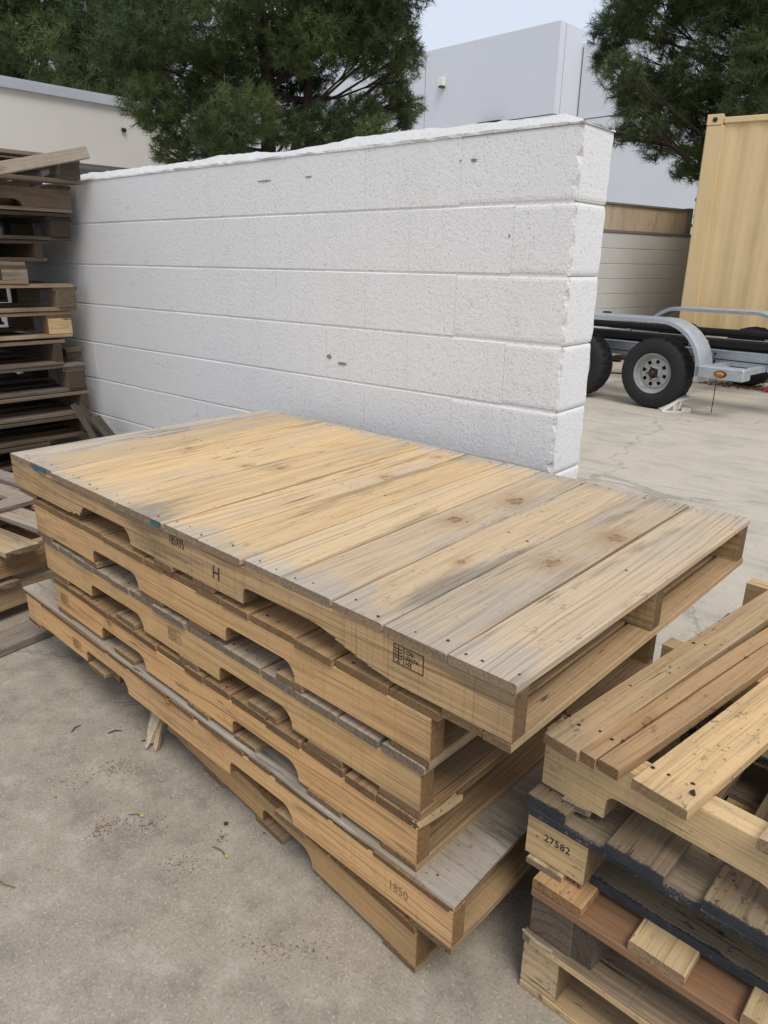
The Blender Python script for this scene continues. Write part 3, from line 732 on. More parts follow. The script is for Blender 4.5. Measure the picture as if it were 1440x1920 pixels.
def bunk(x0, x1, y, z, w=.16, h=.10, dz=0.):
    o = MB().box((x0, -w/2, 0), (x1, w/2, h), .022).build('bunk', M['carpet'], tr, (0, y, z), (R(-8), dz, 0), smooth=False)
    for x in (-1.2, .4, 2.0):
        if x0+.1 < x < x1-.1: MB().box((x, -.02, -(z-.55) if z > .55 else -.01), (x+.05, .02, .005)).build('bunk_bracket', M['galv'], o)
bunk(-1.7, 3.5, .72, .545, .17, .10); bunk(-1.7, .55, 1.55, .60, .15, .075); bunk(-1.7, -.52, .42, .765, .10, .06, 0.01); bunk(-1.7, 3.0, 1.95, .56, .12, .06)
MB().box((-.86, .40, .83), (-.78, .47, .855), .01).build('bunk_end_cap', M['black'], tr)
sp = MB().box((.42, -.02, .355), (.86, .14, .46), .008).build('step_plate', M['galv'], tr)
lp = MB(); lp.lathe([(0, -.012), (.052, -.012), (.056, -.004), (.056, .0), (0, .0)], 24, 'y', (0, 0, 0), closed=False)
lo = lp.build('marker_light_bezel', M['black'], sp, (.66, -.021, .405)); lo.scale = (1, 1, .55)
lp = MB(); lp.lathe([(0, -.018), (.030, -.017), (.040, -.010), (.042, -.0), (0, .0)], 24, 'y', (0, 0, 0), closed=False)
ll = lp.build('marker_lens', M['amber'], sp, (.66, -.034, .405), smooth=True); ll.scale = (1, 1, .55)
MB().box((.44, .14, .40), (.50, .53, .45)).build('step_bracket', M['galv'], tr)
MB().box((.78, .14, .40), (.84, .53, .45)).build('step_bracket', M['galv'], tr)
MB().tube([(.86, .51, .40), (.86, .505, .57), (.86, .545, .60), (.86, .585, .57), (.86, .585, .40)], .008, 8).build('u_bolt', M['galv'], tr)
for x in (-.35, .0, .35, 1.2, 1.9):
    b = MB()
    for z in (.45, .52): b.lathe([(0, -.006), (.012, -.006), (.012, .004), (0, .004)], 6, 'y', (x, .519, z), closed=False)
    b.build('bolt', M['rust'], tr)
MB().box((.20, .24, .60), (.26, .53, .64), .004).build('fender_bracket', M['galv'], tr); MB().box((-1.1, .24, .60), (-1.04, .53, .64), .004).build('fender_bracket', M['galv'], tr)
MB().tube([(-1.7, .50, .48), (-.4, .502, .46), (.3, .50, .475), (2.5, .50, .46)], .006, 6).build('light_cable', M['black'], tr)
MB().tube([(.60, .05, .36), (.605, .05, .2), (.60, .06, .04)], .004, 6).build('loose_wire', M['black'], tr)
MB().tube([(3.9, .6, .49), (5.2, 1.18, .49)], .04, 8).build('tongue', M['galv'], tr); MB().tube([(3.9, 1.8, .49), (5.2, 1.18, .49)], .04, 8).build('tongue', M['galv'], tr)

# wheel chock
ck = thing('wheel_chock', 'white plastic wheel chock under the right wheel of the trailer', 'chock', (-2.215, 5.965, 0), R(38))
def prism(poly, y0, y1):
    mb = MB(); n = len(poly)
    mb.add([(x, y0, z) for x, z in poly]+[(x, y1, z) for x, z in poly], [tuple(range(n))[::-1], tuple(range(n, 2*n))]+[(i, (i+1) % n, n+(i+1) % n, n+i) for i in range(n)])
    return mb
for y in (0, .13):
    prism([(0, 0), (.26, 0), (.26, .012), (.03, .012), (.15, .105), (.25, .135), (.25, .15), (.14, .125), (0, .02)], y, y+.012).build('side_plate', M['white_plastic'], ck)
    prism([(.10, .012), (.112, .012), (.112, .085), (.10, .078)], y+.001, y+.011).build('rib', M['white_plastic'], ck)
prism([(0, .0), (.14, .115), (.14, .122), (0, .012)], .004, .138).build('ramp', M['white_plastic'], ck)
prism([(.05, .012), (.165, .012), (.165, .112), (.14, .112)], .03, .11).build('body', M['white_plastic'], ck)
prism([(.14, .113), (.245, .140), (.25, .148), (.238, .152), (.14, .124)], .0, .142).build('top_lip', M['white_plastic'], ck)
prism([(.18, .002), (.262, .002), (.268, .03), (.255, .045), (.18, .04)], -.001, .143).build('foot', M['white_plastic'], ck)
prism([(.15, .03), (.165, .03), (.175, .115), (.16, .115)], .012, .13).build('web', M['white_plastic'], ck)

# ------------------------------------------------------------------ pines
def in_container(P):
    d = P[:, :2]-np.array([-3.323, 8.877]); c, s = math.cos(CR), math.sin(CR)
    x = d[:, 0]*c+d[:, 1]*s; y = -d[:, 0]*s+d[:, 1]*c
    return (x > -.05) & (x < CL+.05) & (y > -.05) & (y < CD+.05) & (P[:, 2] < CT+.03)
def crown(parent, lobes, dens, seed, nlen=.12, nn=42, width=.0036, org=(0, 0, 0), excl=None):
    rg = np.random.default_rng(seed); T = []; D = []; S = []
    for (x, y, z, r) in lobes:
        n = max(12, int(dens*r*r))
        u = rg.normal(size=(n, 3)); u /= np.linalg.norm(u, axis=1)[:, None]
        rad = r*rg.uniform(.35, 1.05, n)**.6
        p = np.array([x, y, z])+u*rad[:, None]*np.array([1.08, 1.08, .80])
        d = u*np.array([1, 1, .5])+rg.normal(size=(n, 3))*.35+np.array([0, 0, .28])
        T.append(p); D.append(d/np.linalg.norm(d, axis=1)[:, None]); S.append(np.full(n, rg.uniform(-.15, .6)))
    T = np.concatenate(T); D = np.concatenate(D); S = np.concatenate(S)
    if excl is not None:
        k = ~excl(T); T, D, S = T[k], D[k], S[k]
    n = len(T); t = rg.uniform(0, 1, (n, nn)); N = n*nn
    base = (T[:, None, :]-D[:, None, :]*(t[..., None]*.16)).reshape(N, 3)
    rv = rg.normal(size=(n, nn, 3)); rv /= np.linalg.norm(rv, axis=2)[..., None]
    d = D[:, None, :]*.75+rv*.85; d /= np.linalg.norm(d, axis=2)[..., None]; d = d.reshape(N, 3); d[:, 2] -= .08
    ln = nlen*rg.uniform(.65, 1.15, N)
    side = np.cross(d, rg.normal(size=(N, 3))); side /= np.linalg.norm(side, axis=1)[:, None]+1e-9
    V = np.empty((N, 3, 3)); V[:, 0] = base-side*width; V[:, 1] = base+side*width; V[:, 2] = base+d*ln[:, None]
    if excl is not None: V = V[~excl(V[:, 2])]; N = len(V)
    tint = np.repeat(np.clip(S+rg.uniform(0, .45, n), 0, 1), nn)[:N]
    V = V.reshape(-1, 3)-np.array(org)
    me = bpy.data.meshes.new('crown'); me.vertices.add(len(V)); me.vertices.foreach_set('co', V.astype(np.float32).ravel())
    me.loops.add(N*3); me.loops.foreach_set('vertex_index', np.arange(N*3, dtype=np.int32))
    me.polygons.add(N); me.polygons.foreach_set('loop_start', np.arange(0, N*3, 3, dtype=np.int32)); me.polygons.foreach_set('loop_total', np.full(N, 3, dtype=np.int32))
    me.update(); a = me.attributes.new('tint', 'FLOAT', 'POINT'); a.data.foreach_set('value', np.repeat(tint, 3).astype(np.float32))
    me.materials.append(M['needle'])
    o = bpy.data.objects.new('crown', me); link(o, parent); return o
def pine(label, base, lobes, height, rad, dens, seed, lean=(0, 0), fork=None, group=None, **kw):
    t = thing('pine_tree', label, 'tree', base, 0, group)
    B = Vector(base); r = random.Random(seed)
    tp = [(lean[0]*k/8+.05*math.sin(k*1.3+seed), lean[1]*k/8+.05*math.cos(k*1.7), height*k/8) for k in range(9)]
    MB().tube(tp, [rad*(1-.085*k) for k in range(9)], 12).build('trunk', M['bark'], t, smooth=True)
    if fork:
        for fk in fork:
            MB().tube(fk[0], fk[1], 10).build('trunk_fork', M['bark'], t, smooth=True)
    br = MB()
    for (x, y, z, rr) in lobes:
        c = Vector((x, y, z))-B
        zs = max(1.2, c.z-r.uniform(.2, .9)*min(1.5, Vector((c.x, c.y)).length*.6)); k = min(7.99, zs/height*8); i = int(k); f = k-i
        s = Vector(tp[i]).lerp(Vector(tp[min(8, i+1)]), f); L = (c-s).length
        mid = s.lerp(c, .5)+Vector((r.uniform(-.1, .1), r.uniform(-.1, .1), -.07*L))
        br.tube([s, s.lerp(mid, .5)+Vector((0, 0, -.02)), mid, c], [.028+.010*L, .024+.005*L, .018, .008], 6, caps=False)
        for q in range(9):
            dd = Vector((r.uniform(-1, 1), r.uniform(-1, 1), r.uniform(-.6, .9))).normalized()
            br.tube([mid.lerp(c, r.uniform(.4, 1)), c+dd*rr*.5, c+dd*rr*.95], [.010, .007, .004], 4, caps=False)
    br.build('branches', M['bark'], t, smooth=True)
    crown(t, lobes, dens, seed, org=base, **kw)
    return t
LC = [(-10.02,5.1,4.03,.49),(-10.89,5.87,4.69,.59),(-8.96,5.02,4.18,.58),(-10.64,6.27,4.02,.69),(-9.42,5.09,3.34,.47),(-9.43,5.63,3.22,.61),(-10.46,5.97,2.89,.33),(-9.16,5.97,4.28,.7),(-9.39,6.27,3.78,.72),(-8.3,5.46,2.98,.48),(-9.53,6.98,4.27,.75),(-8.88,6.88,4.62,.72),(-8.28,6.76,4.16,.52),(-8.97,7.78,4.82,.66),(-7.73,7.25,4.49,.56),(-7.69,7.84,4.7,.49),(-7.04,7.31,4.13,.41),(-7.35,7.98,4.14,.29),(-7.4,7.22,3.99,.38),(-7.76,7.07,4.17,.38),(-9.1,7.49,3.69,.47),(-7.95,6.93,3.1,.42),(-8.05,7.61,3.34,.44),(-8.59,8.88,3.8,.39),(-8.3,9.08,3.75,.29),(-8.02,8.5,4.03,.33),(-8.21,7.65,3.11,.32),(-8.25,6.59,3.02,.38),(-8.41,5.89,3.21,.5),(-10.48,6.62,3.04,.39),(-9.26,6.31,2.9,.36),(-7.15,7.14,3.02,.27),(-8.71,7.43,4.02,.37),(-8.01,8.69,3.42,.21),(-10.04,5.59,5.12,.69),(-10.3,6.64,5.36,.73),(-8.03,5.87,4.81,.6),(-8.56,7.22,5.2,.67),(-7.92,7.64,5.17,.66),(-6.9,7.19,4.79,.61),(-9.88,5.97,5.85,.69),(-9.82,7.02,6.26,.72),(-8.77,7.23,6.0,.68),(-7.65,7.17,5.64,.63),(-9.99,6.73,6.9,.72),(-8.87,6.78,6.7,.67),(-8.41,7.32,6.57,.67),(-9.25,7.31,7.63,.71)]
L1 = [(-18.29,6.92,6.22,.83),(-18.33,7.1,6.96,.91),(-19.54,8.22,6.93,.82),(-17.58,7.3,5.67,.81),(-19.25,7.25,5.27,.71),(-19.44,7.81,5.22,.81),(-17.66,7.8,6.09,.75),(-17.29,7.65,5.28,.8),(-17.91,7.88,6.76,.83),(-19.47,7.18,5.84,.72),(-18.64,8.36,5.14,.71),(-18.26,6.09,5.84,1.04),(-19.06,6.36,5.21,.93),(-19.58,7.0,7.39,1.12),(-18.48,7.7,7.93,1.08)]
L2 = [(-15.44,7.45,5.92,.73),(-15.78,7.65,5.26,.68),(-16.84,8.78,6.14,.88),(-16.35,8.49,5.29,.71),(-15.59,7.21,4.77,.6),(-16.22,7.93,4.82,.56),(-15.87,8.79,6.38,.85),(-15.16,8.36,5.49,.74),(-16.61,8.84,4.96,.51),(-15.63,7.26,5.45,.67),(-15.96,8.17,6.92,.97),(-15.87,9.0,7.2,.99),(-15.85,8.58,7.92,1.12),(-16.64,7.98,7.39,.86),(-16.82,8.48,4.82,.41),(-16.89,9.51,5.32,.6)]
LR = [(-5.86,11.11,4.76,.38),(-5.32,10.43,4.76,.42),(-5.89,11.17,4.41,.3),(-4.91,9.66,3.86,.33),(-5.03,10.78,4.75,.52),(-5.01,10.28,3.61,.37),(-5.22,11.12,3.87,.44),(-4.7,9.98,3.23,.31),(-5.07,11.34,4.21,.5),(-4.67,10.81,3.51,.47),(-5.01,11.44,3.19,.35),(-4.3,10.82,2.88,.3),(-4.39,10.68,3.83,.46),(-4.48,11.42,3.61,.49),(-4.36,11.89,3.29,.45),(-3.94,10.73,4.35,.55),(-4.1,11.95,4.0,.65),(-4.01,11.9,4.87,.6),(-3.3,10.55,3.91,.58),(-4.59,10.99,4.84,.43),(-4.34,11.3,4.93,.48),(-4.73,11.65,2.78,.18),(-5.39,10.73,3.25,.21),(-3.48,10.4,3.25,.4),(-3.41,11.19,3.45,.47),(-4.15,10.92,2.66,.19),(-5.19,10.47,5.16,.56),(-4.93,11.6,5.51,.7),(-3.83,10.73,5.12,.73),(-3.12,10.71,4.79,.72),(-3.17,11.32,4.22,.75),(-3.0,11.61,3.6,.67),(-2.85,12.27,4.48,.8),(-5.01,10.73,5.82,.57),(-3.98,10.5,5.67,.72),(-3.7,12.01,6.1,.9),(-2.77,11.37,5.34,.84),(-3.96,11.38,6.62,.77),(-3.19,11.22,6.39,.75)]
pine('large dark green pine directly behind the middle of the white wall', (-8.95, 6.65, 0), LC, 7.6, .15, 800, 3,
     fork=[([(.0, .05, 1.6), (.25, .25, 2.6), (.45, .45, 3.6), (.5, .6, 5.0)], [.09, .08, .06, .04]), ([(.1, .2, 2.6), (.7, .75, 3.3), (1.3, 1.3, 3.9)], [.05, .035, .02]), ([(.1, .15, 2.3), (.6, .6, 2.75), (1.2, 1.2, 3.2)], [.045, .03, .018])])
pine('pine at the far left edge behind the cream building', (-19.0, 7.2, 0), L1, 8.2, .22, 280, 5, nlen=.2, nn=30, width=.007)
pine('pine behind the right end of the cream building roof', (-16.4, 8.2, 0), L2, 8.2, .22, 300, 6, nlen=.2, nn=30, width=.007)
pine('pine with drooping long needled branches above the tan container', (-2.82, 12.3, 0), LR, 7.2, .2, 600, 8, nlen=.15, excl=in_container)

# broad-leaved bush beside the container
bu = thing('leafy_bush', 'bright green leafy bush squeezed between the retaining wall and the container', 'bush', (-4.15, 11.9, 0))
MB().tube([(0, 0, 0), (.05, .02, 1.0), (.02, .0, 2.3)], [.03, .022, .01], 6).build('stem', M['bark'], bu)
rg = np.random.default_rng(4); vs = []; fs = []; tv = []
for k in range(520):
    p = np.array([rg.normal(0, .16), rg.normal(0, .2), rg.uniform(1.5, 2.75)]); d = rg.normal(size=3); d /= np.linalg.norm(d); s = np.cross(d, rg.normal(size=3)); s /= np.linalg.norm(s); L = rg.uniform(.05, .09)
    b = len(vs); vs += [p, p+d*L*.5+s*L*.35, p+d*L, p+d*L*.5-s*L*.35]; fs.append((b, b+1, b+2, b+3)); tv += [rg.uniform(0, 1)]*4
o = mesh_obj('leaves', vs, fs, M['leaf'], bu); a = o.data.attributes.new('tint', 'FLOAT', 'POINT'); a.data.foreach_set('value', tv)

# ------------------------------------------------------------------ main stack
HT = .120
def split_widths(L, n, seed, var=.25):
    r = random.Random(seed); w = [1+r.uniform(-var, var) for _ in range(n)]; s = sum(w); return [x*L/s for x in w]
def stack_pallet(label, x0, x1, z, W, notches, joints, deckmat='honey', strmat='honey_s', strcol=(1, 1, 1), strw=0., deckw=lambda k, n: 0.1, deckcol=lambda k, n: (1, 1, 1), rz=0., y0=0., ragged=(), bottoms=None, gap=.005, slant=0., group='plank topped pallets in the central stack', far=None, dT=.018, skipdeck=False):
    """stringer pallet, near right bottom corner at (x1, y0, z); local x from -(x1-x0) to 0"""
    L = x1-x0
    p = thing('wooden_pallet', label, 'pallet', (x1, y0, z), rz, group)
    ss = []
    for k, yy in enumerate((.019, W/2, W-.019)):
        ss.append(stringer('stringer', L, .086, .038, notches, strmat, p, (-L, yy, .016), strcol if k == 0 else (.9, .86, .80), strw, ragged=ragged if k == 0 else ()))
    zt = .016+.086
    if not skipdeck:
        js = joints; n = len(js)-1; fj = far or [x-slant*W for x in js]
        for k in range(n):
            a, b = js[k], js[k+1]; w = b-a-gap*rng.uniform(.5, 1.6)
            dy = rng.uniform(-.002, .003); w2 = fj[k+1]-fj[k]-gap; wm = (w+w2)/2; sl = ((fj[k]+fj[k+1])-(a+b))/2/W; an = math.atan(-sl)
            board('deck_board', W+.006+rng.uniform(-.004, .004), wm, dT-rng.uniform(0, .0015), deckmat, p, ((a+b+fj[k]+fj[k+1])/4, W/2+dy, zt), R(90)+an, deckcol(k, n), deckw(k, n), skew=math.tan(an), segs=10, ch=.0026, taper=(lambda t, q=w/wm, q2=w2/wm: q+(q2-q)*t))
        nl = []
        for k in range(n):
            a, b = js[k], js[k+1]
            for yy in (.022, W/2, W-.025):
                for q in (.2, .5, .8) if b-a > .13 else (.25, .75):
                    if rng.random() < .85: nl.append((a+(b-a)*q+rng.uniform(-.012, .012)+(yy*sl), yy+rng.uniform(-.010, .010), zt+dT+.0012))
        nails(p, nl, .003)
    for (a, b) in (bottoms or [(-L, -L+.11), (-L*.66, -L*.66+.1), (-L*.5, -L*.5+.1), (-L*.34, -L*.34+.1), (-.10, 0)]):
        board('bottom_board', W, b-a, .0155, 'honey', p, ((a+b)/2, W/2+rng.uniform(-.003, .003), 0), R(90), (.9, .88, .85), .25)
    return p, ss
def rel(x1, lst): return [(a-x1, b-x1) for a, b in lst]
# P1, top
j1 = [-1.865, -1.714, -1.565, -1.417, -1.19, -.967, -.813, -.66, -.534, -.392, -.266, -.127, .004]
w1 = [.85, .25, .0, .05, .0, .10, .05, .2, .45, .5, .68, .66]
c1 = [(1.02, 1.02, 1.02), (.90, .89, .87), (1.02, 1, .96), (1.06, 1.03, .97), (.97, .96, .94), (1.05, 1.03, 1.), (.96, .93, .88), (1.03, 1.02, .99), (.90, .88, .86), (.98, .93, .86), (.88, .84, .79), (1.0, .96, .91)]
c1x = [(1.05, 1.04, 1.02), (.95, .93, .9), (1, 1, 1), (1.03, 1.0, .95), (1.02, 1, .97), (1, 1, 1), (1, .98, .95), (1.02, 1, .98), (.93, .91, .9), (.93, .9, .86), (.95, .9, .84), (1, .95, .89)]
P1, S1 = stack_pallet('topmost pallet of the central stack with a wide solid deck of honey and grey planks', -1.865, 0, .606, 1.02, rel(-1.865, []) or [(.46, .73), (1.20, 1.46)], j1, 'deck', 'honey_d', (1.0, .94, .86), .05,
    deckw=lambda k, n: w1[k], deckcol=lambda k, n: c1[k], ragged=(0, 11), bottoms=[(-1.84, -1.72), (-1.02, -.94), (-.86, -.78), (-.135, -.055), (-.05, .002)], far=[-1.885, -1.80, -1.645, -1.46, -1.24, -1.02, -.86, -.715, -.585, -.438, -.28, -.144, .004])
# P2 - P4
P2, S2 = stack_pallet('second pallet from the top of the central stack with two notches in its long side', -1.745, -.157, .485, 1.02, [(.375, .62), (1.0, 1.235)], list(np.cumsum([-1.588]+split_widths(1.588+.018, 14, 3))), 'honey', 'honey_s', (1.04, .97, .90), 0., deckcol=lambda k, n: (.93, .86, .76), bottoms=[(-1.588, -1.49), (-1.28, -1.2), (-.96, -.86), (-.74, -.66), (-.41, -.33), (-.09, 0)], y0=.004)
P3, S3 = stack_pallet('third pallet from the top of the central stack with grey deck board ends', -1.715, -.176, .365, 1.0, [(.30, .59), (.93, 1.19)], list(np.cumsum([-1.539]+split_widths(1.539+.01, 13, 4))), 'old', 'honey_s', (1.02, .97, .88), .05, deckcol=lambda k, n: (1.5, 1.4, 1.25), bottoms=[(-1.50, -1.4), (-1.1, -1.0), (-.78, -.7), (-.5, -.4), (-.30, -.2), (-.1, .002)], y0=.006)
P4, S4 = stack_pallet('fourth pallet down the central stack with a splintered deck end', -1.672, -.178, .2445, 1.02, [(.295, .54), (.93, 1.165)], list(np.cumsum([-1.494]+split_widths(1.494+.006, 13, 5))), 'honey', 'honey_s', (1.12, 1.0, .88), 0., deckcol=lambda k, n: (.72, .66, .58), bottoms=[(-1.494, -1.40), (-1.13, -1.02), (-.75, -.66), (-.56, -.48), (-.3, -.2), (-.09, 0)], y0=.004)
# P5: plywood-topped
P5, S5 = stack_pallet('fifth pallet of the central stack topped with grey plywood sheet', -1.92, -.086, .1235, 1.0, [(.43, .68), (1.165, 1.395)], [-1.84, -1.71, -1.26, -1.14, -.93, -.80, -.60, -.5, -.31, -.2, .0], 'honey', 'honey_s', (1.2, 1.1, 1.0), 0., deckcol=lambda k, n: (.8, .72, .62), gap=.02, bottoms=[(-1.834, -1.74), (-1.4, -1.3), (-.95, -.85), (-.5, -.4), (-.1, .0)], dT=.0125, y0=-.002)
ply = board('plywood_sheet', 1.845, 1.0, .006, 'ply', P5, (-.92, .496, .1158), 0, (.96, .90, .82), .2, segs=14, warp=.0008, jag=.006)
nails(P5, [(-.92+x, y, .1232) for x in np.arange(-.85, .9, .19) for y in (.03, .5, .96)])
# P6: lowest, turned a little
P6, S6 = stack_pallet('lowest pallet of the central stack standing on the concrete turned slightly', -1.72, -.170, .001, .98, [(.22, .56), (1.03, 1.225)], list(np.cumsum([-1.55]+split_widths(1.55, 12, 6))), 'honey', 'honey_s', (.86, .80, .70), .1, deckcol=lambda k, n: (.8, .7, .55), rz=-.068, bottoms=[(-1.55, -1.44), (-.80, -.70), (-.55, -.44), (-.09, .0)], y0=.003)

# stamps and lettering on the near stringers (local x is centred on each stringer)
def sx(S, X, L, x1): return X-x1+L/2       # world X on the stack axis to stringer-local x
f_ = -.019-.0004
text_mesh('185X95', .036, M['ink'], S1[0], (sx(S1, -.945, 1.865, 0), f_, .060), sx=.56)
text_mesh('H', .046, M['ink'], S1[0], (sx(S1, -.775, 1.865, 0), f_, .026), sx=.9, shear=.1)
ippc(S1[0], (sx(S1, -.24, 1.865, 0), f_, .042), .066, .036, M['ink'])
ippc(S3[0], (sx(S3, -.998, 1.539, -.176), f_, .030), .055, .036, M['ink_faint'])
text_mesh('1565/575', .017, M['ink_faint'], S4[0], (sx(S4, -.985, 1.494, -.178), f_, .024))
ippc(S4[0], (sx(S4, -1.635, 1.494, -.178), f_, .030), .05, .034, M['ink_faint'])
ippc(S5[0], (sx(S5, -1.575, 1.834, -.086), f_, .018), .05, .036, M['ink_faint'])
text_mesh('1850', .030, M['ink_faint'], S5[0], (sx(S5, -.24, 1.834, -.086), f_, .034), sx=.85)
# blue paint at board ends of the top deck
for (a, b) in ((-1.70, -1.60), (-1.02, -.975)):
    mesh_obj('paint_patch', [(a, -.0035, .105), (b, -.0035, .105), (b-.004, -.0035, .117), (a+.006, -.0035, .1165)], [(0, 1, 2, 3)], M['blue'], P1)
# splintered tongue at the right end of the fourth pallet
board('splinter', .11, .018, .012, 'pale', P4, (.002, .052, .106), R(86), (1.1, 1.05, .95), 0, jag=.008, segs=3)
# broken board hanging under the stack
bb = thing('broken_board', 'splintered end of a broken board poking out under the central stack', 'board', (-1.165, .035, .0))
board('splintered_board', .13, .046, .022, 'old', bb, (0, .012, .058), 0, (1.9, 1.75, 1.45), .3, rot=(R(15), R(52), R(-72)), jag=.026, segs=5, taper=lambda t: .8+.35*math.sin(t*5))
board('splinter', .09, .014, .010, 'old', bb, (.02, .0, .05), 0, (1.6, 1.4, 1.1), .2, rot=(R(5), R(58), R(-60)), jag=.016, segs=3)

# ------------------------------------------------------------------ generic block pallet (front edge along local x at y=0)
def block_pallet(label, L, D, H, loc, rz, kind, mat='old', col=(1, 1, 1), w=.2, deckn=6, cat='pallet', group=None, seed=0, drop=(), bl=.10, colf=None):
    r = random.Random(seed); p = thing('wooden_pallet', label, cat, loc, rz, group); z = loc[2]
    tb = .018; td = .018
    def cf():
        q = r.uniform(.65, 1.1); h = r.uniform(-.05, .05)
        return (col[0]*q*(1+h), col[1]*q, col[2]*q*(1-h))
    if kind == 'block':
        hb = H-tb-td-.018
        for y in (.05, D/2, D-.05):
            if 'bottom' not in drop: board('bottom_board', L, .10, tb, mat, p, (L/2, y, 0), 0, cf(), w)
        for x in (bl/2, L/2, L-bl/2):
            for y in (.05, D/2, D-.05):
                board('block', bl if x != L/2 else bl*1.1, .095, hb, mat, p, (x+r.uniform(-.004, .004), y+r.uniform(-.006, .004), tb), R(90) if r.random() < .5 else 0, cf(), w, segs=1)
            board('lead_board', D, bl, .018, mat, p, (x, D/2, tb+hb), R(90), cf(), w)
        for k in range(deckn):
            wd = D/deckn*r.uniform(.62, .85); y = wd/2+(D-wd)*k/(deckn-1)
            board('deck_board', L+r.uniform(-.02, .01), wd, td, mat, p, (L/2+r.uniform(-.01, .01), y, H-td), r.uniform(-.006, .006), cf(), w+r.uniform(-.1, .2))
    else:   # stringers along y seen end-on, boards along x
        hs = H-tb-td
        for x in (.02, L/2, L-.02-(.02 if kind == 'inset' else 0)):
            board('stringer', D, .040, hs, mat, p, (x, D/2, tb), R(90), cf(), w, segs=2)
        nb_ = 3 if z > .7 else 7
        for k in range(nb_):
            y = .05+(D-.1)*k/(nb_-1)
            board('bottom_board', L, .095, tb, mat, p, (L/2, y, 0), r.uniform(-.004, .004), cf(), w)
        for k in range(deckn):
            wd = D/deckn*r.uniform(.6, .85); y = wd/2+(D-wd)*k/(deckn-1)
            board('deck_board', L+r.uniform(-.02, .02), wd, td, mat, p, (L/2+r.uniform(-.01, .02), y, H-td), r.uniform(-.006, .006), cf(), w+r.uniform(-.1, .2))
    return p

# ------------------------------------------------------------------ tall weathered stack at the left, against the wall
TX = -3.45; gT = 'weathered pallets in the tall left stack'
spec = [ # right end y, z bottom, height, kind, colour (low ones darkened in place of shade), weather, label
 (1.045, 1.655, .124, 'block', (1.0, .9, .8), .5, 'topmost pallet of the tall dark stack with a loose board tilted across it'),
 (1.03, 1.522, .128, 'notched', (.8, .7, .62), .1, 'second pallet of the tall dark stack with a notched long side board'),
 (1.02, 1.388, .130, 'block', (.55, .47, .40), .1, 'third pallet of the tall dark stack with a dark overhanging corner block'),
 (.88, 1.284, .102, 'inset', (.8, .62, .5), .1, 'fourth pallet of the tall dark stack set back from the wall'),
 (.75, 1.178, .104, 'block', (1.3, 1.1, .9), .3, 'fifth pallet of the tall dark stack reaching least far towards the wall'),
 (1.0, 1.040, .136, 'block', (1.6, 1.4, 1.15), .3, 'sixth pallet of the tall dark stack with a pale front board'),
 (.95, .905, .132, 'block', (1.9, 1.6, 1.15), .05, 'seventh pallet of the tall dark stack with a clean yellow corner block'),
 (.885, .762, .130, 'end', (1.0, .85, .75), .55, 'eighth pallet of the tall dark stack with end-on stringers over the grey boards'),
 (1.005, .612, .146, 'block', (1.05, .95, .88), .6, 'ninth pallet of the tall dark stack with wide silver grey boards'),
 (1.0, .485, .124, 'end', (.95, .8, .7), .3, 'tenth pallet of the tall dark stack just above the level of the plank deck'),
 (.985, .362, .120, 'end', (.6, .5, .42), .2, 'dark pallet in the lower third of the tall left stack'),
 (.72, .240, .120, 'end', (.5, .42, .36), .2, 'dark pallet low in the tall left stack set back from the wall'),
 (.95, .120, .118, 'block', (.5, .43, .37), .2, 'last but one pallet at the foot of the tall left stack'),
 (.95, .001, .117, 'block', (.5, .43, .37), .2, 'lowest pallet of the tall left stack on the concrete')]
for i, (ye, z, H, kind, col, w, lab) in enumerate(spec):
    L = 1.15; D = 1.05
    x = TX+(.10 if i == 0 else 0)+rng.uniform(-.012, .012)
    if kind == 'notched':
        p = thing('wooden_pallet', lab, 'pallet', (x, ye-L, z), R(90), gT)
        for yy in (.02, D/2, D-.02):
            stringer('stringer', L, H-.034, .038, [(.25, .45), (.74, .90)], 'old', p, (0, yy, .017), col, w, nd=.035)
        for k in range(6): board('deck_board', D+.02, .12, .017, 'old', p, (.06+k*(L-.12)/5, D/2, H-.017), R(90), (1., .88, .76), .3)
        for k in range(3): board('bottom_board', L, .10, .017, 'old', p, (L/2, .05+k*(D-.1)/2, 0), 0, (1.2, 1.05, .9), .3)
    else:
        p = block_pallet(lab, L, D, H, (x, ye-L, z), R(90)+rng.uniform(-.02, .02), kind, 'old', tuple(.72*c for c in col), w+.25, 6, group=gT, seed=i+20, bl=.125)  # tints scaled down, putting the shadows inside the stack into the wood colour
        if i == 6: 
            for ch in p.children:
                if ch.name.startswith('block') and ch.location.y < .1: ch.color = (1.75, 1.75, 1.5, 0); ch.data.materials.clear(); ch.data.materials.append(M['pale']); ch.color = (.95, .88, .75, 0)
lb = thing('loose_board', 'loose grey board lying tilted on top of the tall left stack', 'board', (TX+.13, .85, 1.70))
board('plank', .92, .055, .02, 'old', lb, (.02, -.23, -.02), 0, (1.2, 1.1, 1.0), .7, rot=(R(78), -.255, R(90)))
lf_ = thing('green_leaf', 'small bright green leaf caught in the top of the tall left stack', 'leaf', (TX+.02, .90, 1.652))
o = mesh_obj('leaf_blade', [(0, -.05, .01), (.02, -.01, .03), (0, .035, .03), (-.02, 0, .012), (.01, .02, .045)], [(0, 1, 2, 3), (1, 4, 2)], M['leaf'], lf_); a = o.data.attributes.new('tint', 'FLOAT', 'POINT'); a.data.foreach_set('value', [1.]*5)
